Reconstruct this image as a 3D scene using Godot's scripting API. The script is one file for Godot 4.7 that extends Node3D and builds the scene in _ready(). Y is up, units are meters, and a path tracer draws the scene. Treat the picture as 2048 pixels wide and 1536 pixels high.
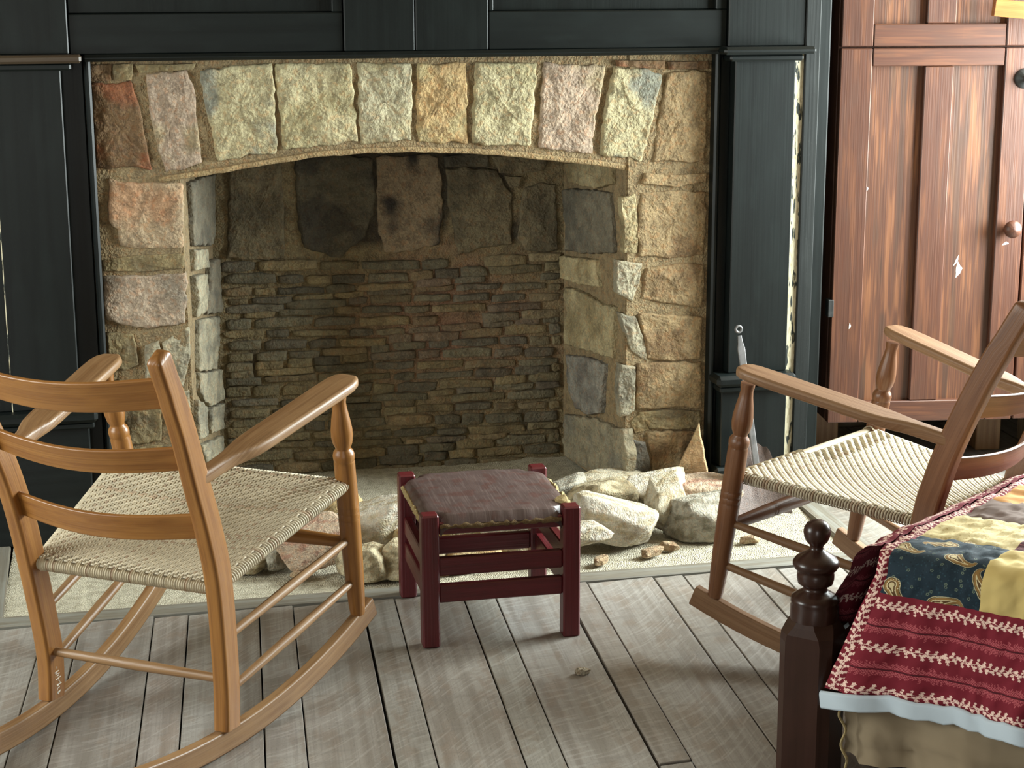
extends Node3D
# A stone fireplace in a dark painted surround, two rocking chairs, a red footstool, a quilted bed corner and a brown cupboard.

var rng := RandomNumberGenerator.new()
var ns := FastNoiseLite.new()
var names := {}
var M := {}
var T := {}

# ------------------------------------------------------------------ small helpers
func c8(r: float, g: float, b: float) -> Color:
	return Color(r / 255.0, g / 255.0, b / 255.0)

func v3(a: float, b: float, c: float) -> Vector3:
	return Vector3(a, b, c)

func numbered(n: String) -> String:
	var k: int = names.get(n, 0)
	names[n] = k + 1
	return n if k == 0 else "%s_%03d" % [n, k]

func thing(called: String, label: String, category: String, at := Vector3.ZERO, turn := 0.0, group := "") -> Node3D:
	var o := Node3D.new()
	o.name = numbered(called)
	o.position = at
	o.rotation.y = turn
	add_child(o)
	tag(o, label, category, group)
	return o

func tag(o: Node, label: String, category: String, group := "") -> void:
	o.set_meta("label", label)
	o.set_meta("category", category)
	if group != "":
		o.set_meta("group", group)

func struct(called: String) -> Node3D:
	var o := Node3D.new()
	o.name = numbered(called)
	o.set_meta("kind", "structure")
	add_child(o)
	return o

func obj(called: String, mesh: Mesh, mat: Material, parent: Node, at := Vector3.ZERO, basis := Basis.IDENTITY) -> MeshInstance3D:
	var o := MeshInstance3D.new()
	o.name = called
	o.mesh = mesh
	o.material_override = mat
	o.transform = Transform3D(basis, at)
	o.cast_shadow = GeometryInstance3D.SHADOW_CASTING_SETTING_ON
	parent.add_child(o, true)
	return o

func top(called: String, mesh: Mesh, mat: Material, label: String, category: String, at := Vector3.ZERO, basis := Basis.IDENTITY, group := "") -> MeshInstance3D:
	var o := obj(numbered(called), mesh, mat, self, at, basis)
	tag(o, label, category, group)
	return o

# ------------------------------------------------------------------ mesh builder
class G:
	var V := PackedVector3Array()
	var N := PackedVector3Array()
	var U := PackedVector2Array()
	var C := PackedColorArray()
	var I := PackedInt32Array()
	var colour := Color.WHITE

	func vert(p: Vector3, uv := Vector2.ZERO, c := Color(-1, 0, 0)) -> int:
		V.append(p)
		N.append(Vector3.ZERO)
		U.append(uv)
		C.append(colour if c.r < 0.0 else c)
		return V.size() - 1

	func tri(a: int, b: int, c: int) -> void:   # clockwise seen from outside
		var n: Vector3 = (V[c] - V[a]).cross(V[b] - V[a])
		N[a] += n
		N[b] += n
		N[c] += n
		I.append(a)
		I.append(b)
		I.append(c)

	func quad(a: int, b: int, c: int, d: int) -> void:
		tri(a, b, c)
		tri(a, c, d)

	# a flat polygon that faces "out"
	func face(pts: Array, out: Vector3, uvs: Array = []) -> void:
		var ids := []
		for k in pts.size():
			ids.append(vert(pts[k], uvs[k] if uvs.size() > k else Vector2.ZERO))
		var n: Vector3 = (pts[2] - pts[0]).cross(pts[1] - pts[0])
		for k in range(1, pts.size() - 1):
			if n.dot(out) > 0.0:
				tri(ids[0], ids[k], ids[k + 1])
			else:
				tri(ids[0], ids[k + 1], ids[k])

	# rows of points, all the same length
	func grid(rows: Array, closed := false, flip := false, uvs: Array = [], cols: Array = []) -> void:
		var m: int = rows[0].size()
		var s := V.size()
		for r in rows.size():
			for k in m:
				vert(rows[r][k], uvs[r][k] if uvs.size() > r else Vector2.ZERO, cols[r][k] if cols.size() > r else Color(-1, 0, 0))
		for r in rows.size() - 1:
			for k in (m if closed else m - 1):
				var a := s + r * m + k
				var b := s + r * m + (k + 1) % m
				var c := b + m
				var d := a + m
				if flip:
					quad(a, d, c, b)
				else:
					quad(a, b, c, d)

	func fan(ring: Array, centre: Vector3, out: Vector3) -> void:
		for k in ring.size():
			face([ring[k], ring[(k + 1) % ring.size()], centre], out)

	# box with chamfered edges; uv in metres, v along the longest side
	func box(c: Vector3, s: Vector3, bev := 0.002, bs := Basis.IDENTITY, off := Vector2.ZERO) -> void:
		var h := s * 0.5
		bev = minf(bev, minf(h.x, minf(h.y, h.z)) * 0.9)
		var longest := 0
		if s.y >= s.x and s.y >= s.z:
			longest = 1
		elif s.z >= s.x:
			longest = 2
		for ax in 3:
			var p := (ax + 1) % 3
			var q := (ax + 2) % 3
			for sg in [-1.0, 1.0]:
				var pts := []
				var uvs := []
				for k in [[-1, -1], [1, -1], [1, 1], [-1, 1]]:
					var v := Vector3.ZERO
					v[ax] = sg * h[ax]
					v[p] = k[0] * (h[p] - bev)
					v[q] = k[1] * (h[q] - bev)
					pts.append(c + bs * v)
					var l := longest if longest != ax else q
					var o := p if l == q else q
					uvs.append(off + Vector2(v[o] + ax * 0.37, v[l]))
				var out := Vector3.ZERO
				out[ax] = sg
				face(pts, bs * out, uvs)
		for ax in 3:
			var p := (ax + 1) % 3
			var q := (ax + 2) % 3
			for a in [-1.0, 1.0]:
				for b in [-1.0, 1.0]:
					var e := []
					var uvs := []
					for k in [[-1, 0], [1, 0], [1, 1], [-1, 1]]:
						var v := Vector3.ZERO
						v[ax] = k[0] * (h[ax] - bev)
						v[p] = a * (h[p] - (bev if k[1] == 1 else 0.0))
						v[q] = b * (h[q] - (0.0 if k[1] == 1 else bev))
						e.append(c + bs * v)
						uvs.append(off + Vector2(v[p] + v[q], v[longest]))
					var out := Vector3.ZERO
					out[p] = a
					out[q] = b
					face(e, bs * out, uvs)
		for x in [-1.0, 1.0]:
			for y in [-1.0, 1.0]:
				for z in [-1.0, 1.0]:
					var k := Vector3(x, y, z)
					var pts := []
					for ax in 3:
						var v := Vector3(x * (h.x - bev), y * (h.y - bev), z * (h.z - bev))
						v[ax] = k[ax] * h[ax]
						pts.append(c + bs * v)
					face(pts, bs * k)

	# profile of (radius, height) turned about an axis from p to p + up
	func lathe(p: Vector3, up: Vector3, prof: Array, seg := 20, uvo := 0.0) -> void:
		var t := up.normalized()
		var a := t.cross(Vector3(0.31, 0.2, 0.93)).normalized()
		var b := t.cross(a)
		var rows := []
		var uvs := []
		for r in prof:
			var row := []
			var uv := []
			for k in seg + 1:
				var f := TAU * (k % seg) / seg
				row.append(p + t * r[1] + (a * cos(f) + b * sin(f)) * r[0])
				uv.append(Vector2(uvo + 0.16 * k / seg, uvo + r[1]))
			rows.append(row)
			uvs.append(uv)
		grid(rows, false, true, uvs)
		fan(rows[0].slice(0, seg), p + t * prof[0][1], -t)
		fan(rows[-1].slice(0, seg), p + t * prof[-1][1], t)

	# section points (Vector2 a, b) carried along a path; side gives the direction of a
	func sweep(path: Array, side: Vector3, sections: Array, uvo := 0.0, caps := true) -> void:
		var rows := []
		var uvs := []
		var run := 0.0
		for i in path.size():
			var t: Vector3 = (path[mini(i + 1, path.size() - 1)] - path[maxi(i - 1, 0)]).normalized()
			var a := (side - t * side.dot(t)).normalized()
			var b := t.cross(a)
			if i > 0:
				run += (path[i] - path[i - 1]).length()
			var sec: Array = sections[mini(i, sections.size() - 1)]
			var row := []
			var uv := []
			var per := 0.0
			for k in sec.size() + 1:
				var q: Vector2 = sec[k % sec.size()]
				if k > 0:
					per += (q - sec[k - 1]).length()
				row.append(path[i] + a * q.x + b * q.y)
				uv.append(Vector2(uvo + per, uvo * 3.0 + run))
			rows.append(row)
			uvs.append(uv)
		grid(rows, false, true, uvs)
		if caps:
			var m: int = sections[0].size()
			fan(rows[0].slice(0, m), path[0], path[0] - path[1])
			fan(rows[-1].slice(0, m), path[-1], path[-1] - path[-2])

	func mesh() -> ArrayMesh:
		var nn := PackedVector3Array()
		nn.resize(N.size())
		for k in N.size():
			nn[k] = N[k].normalized() if N[k].length_squared() > 1e-30 else Vector3.UP
		var arr := []
		arr.resize(Mesh.ARRAY_MAX)
		arr[Mesh.ARRAY_VERTEX] = V
		arr[Mesh.ARRAY_NORMAL] = nn
		arr[Mesh.ARRAY_TEX_UV] = U
		arr[Mesh.ARRAY_COLOR] = C
		arr[Mesh.ARRAY_INDEX] = I
		var m := ArrayMesh.new()
		m.add_surface_from_arrays(Mesh.PRIMITIVE_TRIANGLES, arr)
		return m

func rrect(w: float, h: float, r: float, n := 3) -> Array:
	var out := []
	for q in 4:
		var cx := (w * 0.5 - r) * (1.0 if q == 0 or q == 3 else -1.0)
		var cy := (h * 0.5 - r) * (1.0 if q < 2 else -1.0)
		for k in n + 1:
			var f := PI * 0.5 * (q + float(k) / n)
			out.append(Vector2(cx + cos(f) * r, cy + sin(f) * r))
	return out

func ring(r: float, n := 14) -> Array:
	var out := []
	for k in n:
		out.append(Vector2(cos(TAU * k / n), sin(TAU * k / n)) * r)
	return out

func box_mesh(s: Vector3, bev := 0.002, off := Vector2.ZERO) -> ArrayMesh:
	var g := G.new()
	g.box(Vector3.ZERO, s, bev, Basis.IDENTITY, off)
	return g.mesh()

# a box part given by its lowest and highest corner
func slab(called: String, lo: Vector3, hi: Vector3, mat: Material, parent: Node, bev := 0.003) -> MeshInstance3D:
	return obj(called, box_mesh(hi - lo, bev, Vector2(rng.randf() * 3.0, rng.randf() * 3.0)), mat, parent, (lo + hi) * 0.5)

func tube(called: String, a: Vector3, b: Vector3, r0: float, r1: float, mat: Material, parent: Node, mid := -1.0) -> MeshInstance3D:
	var g := G.new()
	var path := []
	var secs := []
	for k in 9:
		var t := k / 8.0
		path.append(a.lerp(b, t))
		var r := lerpf(r0, r1, t)
		if mid > 0.0:
			r = lerpf(r, mid, 1.0 - absf(t - 0.5) * 2.0)
		secs.append(ring(r, 14))
	var side := Vector3.UP if absf((b - a).normalized().y) < 0.9 else Vector3.RIGHT
	g.sweep(path, side, secs, rng.randf() * 4.0)
	return obj(called, g.mesh(), mat, parent)

# ------------------------------------------------------------------ textures
func noise_bytes(seed_: int, freq: float, w: int, h: int, oct := 4, kind := FastNoiseLite.TYPE_SIMPLEX_SMOOTH, ow := 0, oh := 0) -> PackedByteArray:
	var n := FastNoiseLite.new()
	n.seed = seed_
	n.frequency = freq
	n.noise_type = kind
	n.fractal_octaves = oct
	var im := n.get_seamless_image(w, h)
	if im.get_format() != Image.FORMAT_L8:
		im.convert(Image.FORMAT_L8)
	if ow > 0:
		im.resize(ow, oh, Image.INTERPOLATE_CUBIC)
	return im.get_data()

func tex_of(w: int, h: int, data: PackedByteArray) -> ImageTexture:
	var im := Image.create_from_data(w, h, false, Image.FORMAT_RGB8, data)
	im.generate_mipmaps()
	return ImageTexture.create_from_image(im)

# blends colours by a stack of noise layers: [bytes, colour, threshold, softness, strength]
func layered(w: int, h: int, base: Color, layers: Array) -> ImageTexture:
	var d := PackedByteArray()
	d.resize(w * h * 3)
	for i in w * h:
		var r := base.r
		var g := base.g
		var b := base.b
		for l in layers:
			var s: float = clampf((l[0][i] / 255.0 - l[2]) / l[3], 0.0, 1.0) * l[4]
			var c: Color = l[1]
			r += (c.r - r) * s
			g += (c.g - g) * s
			b += (c.b - b) * s
		d[i * 3] = int(clampf(r, 0, 1) * 255.0)
		d[i * 3 + 1] = int(clampf(g, 0, 1) * 255.0)
		d[i * 3 + 2] = int(clampf(b, 0, 1) * 255.0)
	return tex_of(w, h, d)

func grey_tex(w: int, h: int, bytes: PackedByteArray, lo := 0.0, hi := 1.0) -> ImageTexture:
	var d := PackedByteArray()
	d.resize(w * h * 3)
	for i in w * h:
		var v := int(lerpf(lo, hi, bytes[i] / 255.0) * 255.0)
		d[i * 3] = v
		d[i * 3 + 1] = v
		d[i * 3 + 2] = v
	return tex_of(w, h, d)

func mat(color: Color, rough: float, tex: Texture2D = null, scale := Vector3.ONE, tri := 0, bump: Texture2D = null, bump_cm := 0.0, vertex := false) -> StandardMaterial3D:
	var m := StandardMaterial3D.new()
	m.albedo_color = color
	m.roughness = rough
	m.albedo_texture = tex
	m.uv1_scale = scale
	m.uv1_triplanar = tri > 0
	m.uv1_world_triplanar = tri == 2
	if bump:
		m.heightmap_enabled = true
		m.heightmap_texture = bump
		m.heightmap_scale = bump_cm
	m.vertex_color_use_as_albedo = vertex
	return m

func make_textures() -> void:
	var W := 512
	# wood grain, long in v; multiplies a wood colour
	var fine := noise_bytes(3, 0.09, W, 20, 3, FastNoiseLite.TYPE_SIMPLEX_SMOOTH, W, W)
	var mid := noise_bytes(4, 0.02, W, 32, 3, FastNoiseLite.TYPE_SIMPLEX_SMOOTH, W, W)
	var blot := noise_bytes(5, 0.012, W, W, 4)
	var speck := noise_bytes(6, 0.12, W, W, 3)
	T.grain = layered(W, W, Color(0.93, 0.92, 0.9), [[mid, Color(0.74, 0.66, 0.56), 0.35, 0.5, 0.55], [noise_bytes(22, 0.16, W, 14, 2, FastNoiseLite.TYPE_SIMPLEX_SMOOTH, W, W), Color(0.66, 0.58, 0.5), 0.5, 0.4, 0.4], [fine, Color(0.6, 0.52, 0.44), 0.55, 0.4, 0.3], [blot, Color(1, 1, 0.98), 0.45, 0.3, 0.45]])
	T.grain_h = grey_tex(W, W, fine)
	# stained cupboard wood: red brown with worn pale streaks and dark stain
	var hair := noise_bytes(22, 0.16, W, 14, 2, FastNoiseLite.TYPE_SIMPLEX_SMOOTH, W, W)
	var wide := noise_bytes(15, 0.022, W, 120, 4, FastNoiseLite.TYPE_SIMPLEX_SMOOTH, W, W)
	T.stain = layered(W, W, c8(100, 63, 48), [[mid, c8(82, 50, 39), 0.45, 0.4, 0.5], [hair, c8(134, 82, 56), 0.5, 0.35, 0.4], [fine, c8(84, 45, 33), 0.5, 0.4, 0.35], [wide, c8(150, 98, 66), 0.58, 0.2, 0.4], [blot, c8(96, 66, 54), 0.55, 0.2, 0.35]])
	T.stain_worn = layered(W, W, c8(106, 68, 50), [[mid, c8(86, 54, 42), 0.45, 0.4, 0.5], [hair, c8(160, 104, 68), 0.48, 0.35, 0.45], [wide, c8(176, 120, 80), 0.54, 0.2, 0.5], [fine, c8(80, 44, 33), 0.5, 0.4, 0.35], [noise_bytes(17, 0.01, W, 160, 4, FastNoiseLite.TYPE_SIMPLEX_SMOOTH, W, W), c8(78, 58, 48), 0.57, 0.14, 0.55]])
	# old dark paint
	T.paint = layered(W, W, Color(0.82, 0.82, 0.82), [[mid, Color(0.6, 0.62, 0.62), 0.4, 0.4, 0.6], [blot, Color(1, 1, 1), 0.5, 0.3, 0.5], [noise_bytes(18, 0.2, W, W, 2), Color(1.0, 1.0, 0.96), 0.78, 0.06, 0.9]])
	# floor planks: grey wood, grain along v, saw marks slanting across
	var planks := PackedByteArray()
	var k2 := noise_bytes(7, 0.03, W, W, 4)
	var streak := noise_bytes(8, 0.11, 24, W, 3, FastNoiseLite.TYPE_SIMPLEX_SMOOTH, W, W)
	var streak2 := noise_bytes(28, 0.05, 40, W, 3, FastNoiseLite.TYPE_SIMPLEX_SMOOTH, W, W)
	var saw := PackedByteArray()
	saw.resize(W * W)
	for y in W:
		for x in W:
			var yy := posmod(y + int(0.35 * x * (1.0 if (y / 128) % 2 == 0 else 1.0) + 22.0 * sin(x * TAU / W)), W)
			saw[y * W + x] = streak[yy * W + x]
	T.plank = layered(W, W, c8(166, 161, 154), [[mid, c8(134, 126, 117), 0.42, 0.35, 0.6], [blot, c8(144, 128, 114), 0.54, 0.2, 0.4], [hair, c8(126, 120, 114), 0.5, 0.35, 0.35], [saw, c8(196, 193, 187), 0.6, 0.14, 0.35], [streak2, c8(132, 127, 121), 0.64, 0.12, 0.25], [speck, c8(104, 94, 84), 0.72, 0.08, 0.25]])
	T.plank_h = grey_tex(W, W, saw)
	# stone: mottled, multiplies the stone's own colour
	var st1 := noise_bytes(9, 0.014, W, W, 6)
	var st2 := noise_bytes(10, 0.06, W, W, 5)
	T.stone = layered(W, W, Color(0.86, 0.85, 0.83), [[st1, Color(0.62, 0.6, 0.58), 0.45, 0.25, 0.6], [st2, Color(1.0, 0.99, 0.95), 0.5, 0.2, 0.6], [speck, Color(0.5, 0.47, 0.44), 0.64, 0.12, 0.45], [noise_bytes(11, 0.03, W, W, 5), Color(0.95, 0.78, 0.66), 0.6, 0.15, 0.4]])
	var hh := PackedByteArray()
	hh.resize(W * W)
	var st3 := noise_bytes(12, 0.02, W, W, 6, FastNoiseLite.TYPE_CELLULAR)
	for i in W * W:
		hh[i] = int(0.35 * st2[i] + 0.35 * st3[i] + 0.2 * st1[i] + 0.1 * speck[i])
	T.stone_h = grey_tex(W, W, hh)
	T.sand = layered(W, W, c8(204, 196, 172), [[speck, c8(120, 110, 92), 0.55, 0.2, 0.6], [noise_bytes(13, 0.25, W, W, 2), c8(226, 220, 200), 0.55, 0.2, 0.6], [st1, c8(150, 140, 116), 0.5, 0.2, 0.4]])
	T.sand_h = grey_tex(W, W, speck)
	T.leather = layered(W, W, c8(92, 76, 73), [[blot, c8(106, 88, 84), 0.45, 0.3, 0.6], [hair, c8(134, 120, 116), 0.5, 0.3, 0.5], [noise_bytes(14, 0.01, W, W, 4), c8(96, 56, 50), 0.6, 0.12, 0.35]])
	# white lime plaster with flakes of dark paint still on it
	T.peel = layered(128, W, c8(206, 198, 170), [[noise_bytes(19, 0.03, 128, W, 5), c8(44, 50, 48), 0.64, 0.03, 1.0], [noise_bytes(20, 0.08, 128, W, 4), c8(160, 146, 112), 0.55, 0.15, 0.6]])
	T.cloth_h = grey_tex(W, W, noise_bytes(21, 0.3, W, W, 2))
	make_prints()

func disc(im: Image, x: float, y: float, r: float, c: Color) -> void:
	var w := im.get_width()
	var h := im.get_height()
	for j in range(int(y - r), int(y + r) + 1):
		for i in range(int(x - r), int(x + r) + 1):
			if Vector2(i - x, j - y).length() <= r:
				im.set_pixel(posmod(i, w), posmod(j, h), c)

func flower(im: Image, x: float, y: float, r: float, c: Color) -> void:
	for k in 5:
		disc(im, x + cos(TAU * k / 5.0) * r, y + sin(TAU * k / 5.0) * r, r * 0.55, c)

func print_tex(im: Image) -> ImageTexture:
	im.generate_mipmaps()
	return ImageTexture.create_from_image(im)

func make_prints() -> void:
	var r2 := RandomNumberGenerator.new()
	r2.seed = 77
	# vine stripes on red: one repeat, 0.2 m wide and 0.1 m high
	var im := Image.create(512, 256, false, Image.FORMAT_RGB8)
	var red := c8(120, 22, 40)
	im.fill(red)
	var cream := c8(246, 214, 198)
	var pink := c8(184, 92, 98)
	for k in 150:   # soft fern band either side of the dark line
		var x := k * 512.0 / 150.0
		var up := 1.0 if k % 2 == 0 else -1.0
		var l := r2.randf_range(16, 44)
		for j in int(l):
			disc(im, x + sin(j * 0.4 + k) * 3.0, 192.0 + up * (7 + j), 1.2, pink)
			if j % 7 == 3:
				disc(im, x + r2.randf_range(-5, 5), 192.0 + up * (7 + j), 2.0, pink)
	im.fill_rect(Rect2i(0, 188, 512, 7), c8(70, 10, 22))
	for x in 512:
		disc(im, x, 64.0 + 9.0 * sin(x * TAU / 128.0), 1.5, cream)
		disc(im, x, 64.0 - 9.0 * sin(x * TAU / 128.0 + 0.6), 1.2, cream)
	for k in 32:
		var x := k * 16.0
		var y := 64.0 + (1.0 if k % 2 == 0 else -1.0) * r2.randf_range(14, 34)
		for f in [[x, y], [x + 5.0, 64.0 + r2.randf_range(-16, 16)], [x - 4.0, (y + 64.0) * 0.5]]:
			flower(im, f[0], f[1], r2.randf_range(4.2, 6.2), cream)
			disc(im, f[0], f[1], 3.0, cream)
		for j in 18:
			disc(im, x + sin(j * 0.5) * 1.5, lerpf(64.0, y, j / 18.0), 1.2, cream)
	T.vine = print_tex(im)
	# paisley on navy, 0.22 m square
	var pa := Image.create(512, 512, false, Image.FORMAT_RGB8)
	pa.fill(c8(24, 44, 56))
	for k in 900:
		disc(pa, r2.randf() * 512, r2.randf() * 512, r2.randf_range(1.5, 4.5), [c8(32, 58, 72), c8(16, 32, 42), c8(40, 66, 76)][k % 3])
	for k in 60:
		var p := Vector2(r2.randf() * 512, r2.randf() * 512)
		flower(pa, p.x, p.y, 5.0, c8(104, 116, 100))
		disc(pa, p.x, p.y, 3.0, c8(18, 36, 46))
	for s in [[100, 120, 5.2, 1], [300, 90, 0.6, -1], [90, 350, 5.6, 1], [330, 320, 5.5, 1], [470, 190, 2.4, -1], [210, 470, 3.3, 1]]:
		var tip := Vector2(cos(s[2]), sin(s[2]))
		var across: Vector2 = Vector2(-tip.y, tip.x) * s[3]
		for pass_ in [[6.0, c8(206, 192, 150)], [2.5, c8(34, 38, 36)], [0.0, c8(146, 112, 62)], [-10.0, c8(214, 200, 158)], [-14.0, c8(92, 66, 34)], [-20.0, c8(206, 190, 146)]]:
			for j in 60:
				var t := j / 59.0
				var p: Vector2 = Vector2(s[0], s[1]) - tip * 22.0 + tip * (95.0 * sin(t * 1.75)) + across * (52.0 * t * t - 6.0)
				var rad: float = lerpf(32.0, 5.0, pow(t, 0.6)) + pass_[0] * (1.0 if pass_[0] < 0.0 else 1.0 - 0.5 * t)
				if rad > 1.2:
					disc(pa, p.x, p.y, rad, pass_[1])
		for j in 14:
			var q := Vector2(s[0], s[1]) - tip * 20.0
			disc(pa, q.x + cos(j * TAU / 14) * 27.0, q.y + sin(j * TAU / 14) * 27.0, 2.4, c8(226, 212, 172))
	T.paisley = print_tex(pa)
	var cf := Image.create(256, 256, false, Image.FORMAT_RGB8)
	cf.fill(c8(212, 194, 142))
	for k in 220:
		var p := Vector2(r2.randf() * 256, r2.randf() * 256)
		flower(cf, p.x, p.y, r2.randf_range(2, 4), [c8(176, 148, 92), c8(190, 168, 112), c8(228, 214, 170)][k % 3])
	T.floral = print_tex(cf)
	var dr := Image.create(256, 256, false, Image.FORMAT_RGB8)
	dr.fill(c8(72, 22, 32))
	for y in range(0, 256, 32):
		for x in 256:
			disc(dr, x, y + 6.0 * sin(x * TAU / 64.0), 3.0, c8(140, 78, 82))
			disc(dr, x, y + 14 + 6.0 * sin(x * TAU / 64.0), 1.4, c8(110, 50, 56))
	T.wave = print_tex(dr)

func make_materials() -> void:
	M.chair = mat(c8(158, 109, 54), 0.36, T.grain, Vector3(4.0, 0.9, 1), 0, T.grain_h, 0.02)
	M.chair_worn = mat(c8(154, 120, 84), 0.45, T.grain, Vector3(4.0, 0.9, 1), 0, T.grain_h, 0.03)
	M.bare = mat(c8(206, 196, 176), 0.6, T.grain, Vector3(4.0, 0.9, 1), 0, T.grain_h, 0.03)
	M.chair_dark = mat(c8(132, 90, 60), 0.38, T.grain, Vector3(4.0, 0.9, 1), 0, T.grain_h, 0.02)
	M.chair_dark_worn = mat(c8(148, 114, 84), 0.45, T.grain, Vector3(4.0, 0.9, 1), 0, T.grain_h, 0.03)
	M.white = mat(c8(232, 228, 216), 0.7)
	M.cane = mat(Color.WHITE, 0.6, null, Vector3.ONE, 0, null, 0.0, true)
	M.paint = mat(c8(21, 27, 26), 0.42, T.paint, Vector3(2.2, 0.7, 1), 0, T.grain_h, 0.012)
	M.paint_grey = mat(c8(44, 47, 46), 0.5, T.paint, Vector3(2.2, 0.7, 1), 0, T.grain_h, 0.03)
	M.paint_worn = mat(c8(72, 60, 46), 0.5, T.grain, Vector3(3, 0.7, 1), 0, T.grain_h, 0.03)
	M.paint.metallic_specular = 0.35
	M.paint_grey.metallic_specular = 0.3
	M.peel = mat(Color.WHITE, 0.85, T.peel, Vector3(14.0, 0.7, 1))
	M.plank = mat(Color(0.93, 0.93, 0.93), 0.38, T.plank, Vector3(2.4, 1.1, 1), 0, T.plank_h, 0.05, true)
	M.edge = mat(c8(140, 140, 134), 0.55, T.grain, Vector3(3, 0.8, 1), 0, T.grain_h, 0.03)
	M.stone = mat(Color.WHITE, 0.9, T.stone, Vector3(2.6, 2.6, 2.6), 2, T.stone_h, 0.8, true)
	M.mortar = mat(Color.WHITE, 0.95, T.stone, Vector3(3.4, 3.4, 3.4), 2, T.stone_h, 0.8, true)
	M.rock = mat(Color.WHITE, 0.9, T.stone, Vector3(4.5, 4.5, 4.5), 2, T.stone_h, 0.8, true)
	M.sand = mat(Color.WHITE, 0.95, T.sand, Vector3(3.2, 3.2, 3.2), 2, T.sand_h, 0.9)
	M.red = mat(c8(96, 24, 31), 0.42, T.grain, Vector3(4, 1.0, 1), 0, T.grain_h, 0.04)
	M.leather = mat(Color(0.92, 0.92, 0.92), 0.36, T.leather, Vector3(3, 3, 1), 0, T.cloth_h, 0.02)
	M.fray_dark = mat(c8(122, 100, 64), 0.9, T.stone, Vector3(14, 14, 14), 2, T.stone_h, 0.3)
	M.stuffing = mat(c8(206, 188, 140), 0.95, T.stone, Vector3(14, 14, 14), 2, T.stone_h, 0.3)
	M.stain = mat(Color(0.8, 0.79, 0.77), 0.42, T.stain, Vector3(3.4, 0.9, 1), 0, T.grain_h, 0.03)
	M.stain_worn = mat(Color(0.82, 0.81, 0.79), 0.45, T.stain_worn, Vector3(3.0, 0.8, 1), 0, T.grain_h, 0.03)
	M.latch = mat(c8(178, 122, 68), 0.45, T.grain, Vector3(3, 0.8, 1))
	M.iron = mat(c8(74, 76, 76), 0.5, T.paint, Vector3(4, 4, 4), 1)
	M.iron.metallic = 0.5
	M.steel = mat(c8(150, 148, 148), 0.4, T.paint, Vector3(4, 4, 4), 1)
	M.steel.metallic = 0.6
	M.rust = mat(c8(108, 94, 90), 0.6, T.stone, Vector3(5, 5, 5), 1, T.sand_h, 0.1)
	M.rust.metallic = 0.2
	M.black = mat(c8(20, 18, 17), 0.9)
	M.bed = mat(c8(58, 34, 27), 0.28, T.grain, Vector3(4, 0.9, 1))
	M.vine = mat(Color.WHITE, 0.9, T.vine, Vector3(5.0, 11.8, 1), 0, T.cloth_h, 0.02)
	M.paisley = mat(Color.WHITE, 0.9, T.paisley, Vector3(4.4, 4.4, 1), 0, T.cloth_h, 0.02)
	M.floral = mat(Color.WHITE, 0.9, T.floral, Vector3(9, 9, 1), 0, T.cloth_h, 0.02)
	M.wave = mat(Color.WHITE, 0.9, T.wave, Vector3(9, 9, 1), 0, T.cloth_h, 0.02)
	M.yellow = mat(c8(206, 182, 116), 0.9, T.cloth_h, Vector3(9, 9, 1))
	M.yellow.albedo_texture = null
	M.brown_cloth = mat(c8(104, 82, 70), 0.9)
	M.blue_cloth = mat(c8(176, 190, 196), 0.9)
	M.orange_cloth = mat(c8(204, 148, 84), 0.9)
	M.binding = mat(c8(196, 210, 220), 0.9)
	M.linen = mat(c8(140, 124, 100), 0.95)
	M.plaster = mat(c8(176, 170, 156), 0.95, T.paint, Vector3(0.5, 0.5, 0.5), 2)
	M.ceiling = mat(c8(150, 136, 116), 0.9, T.grain, Vector3(3, 0.7, 1))

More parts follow.
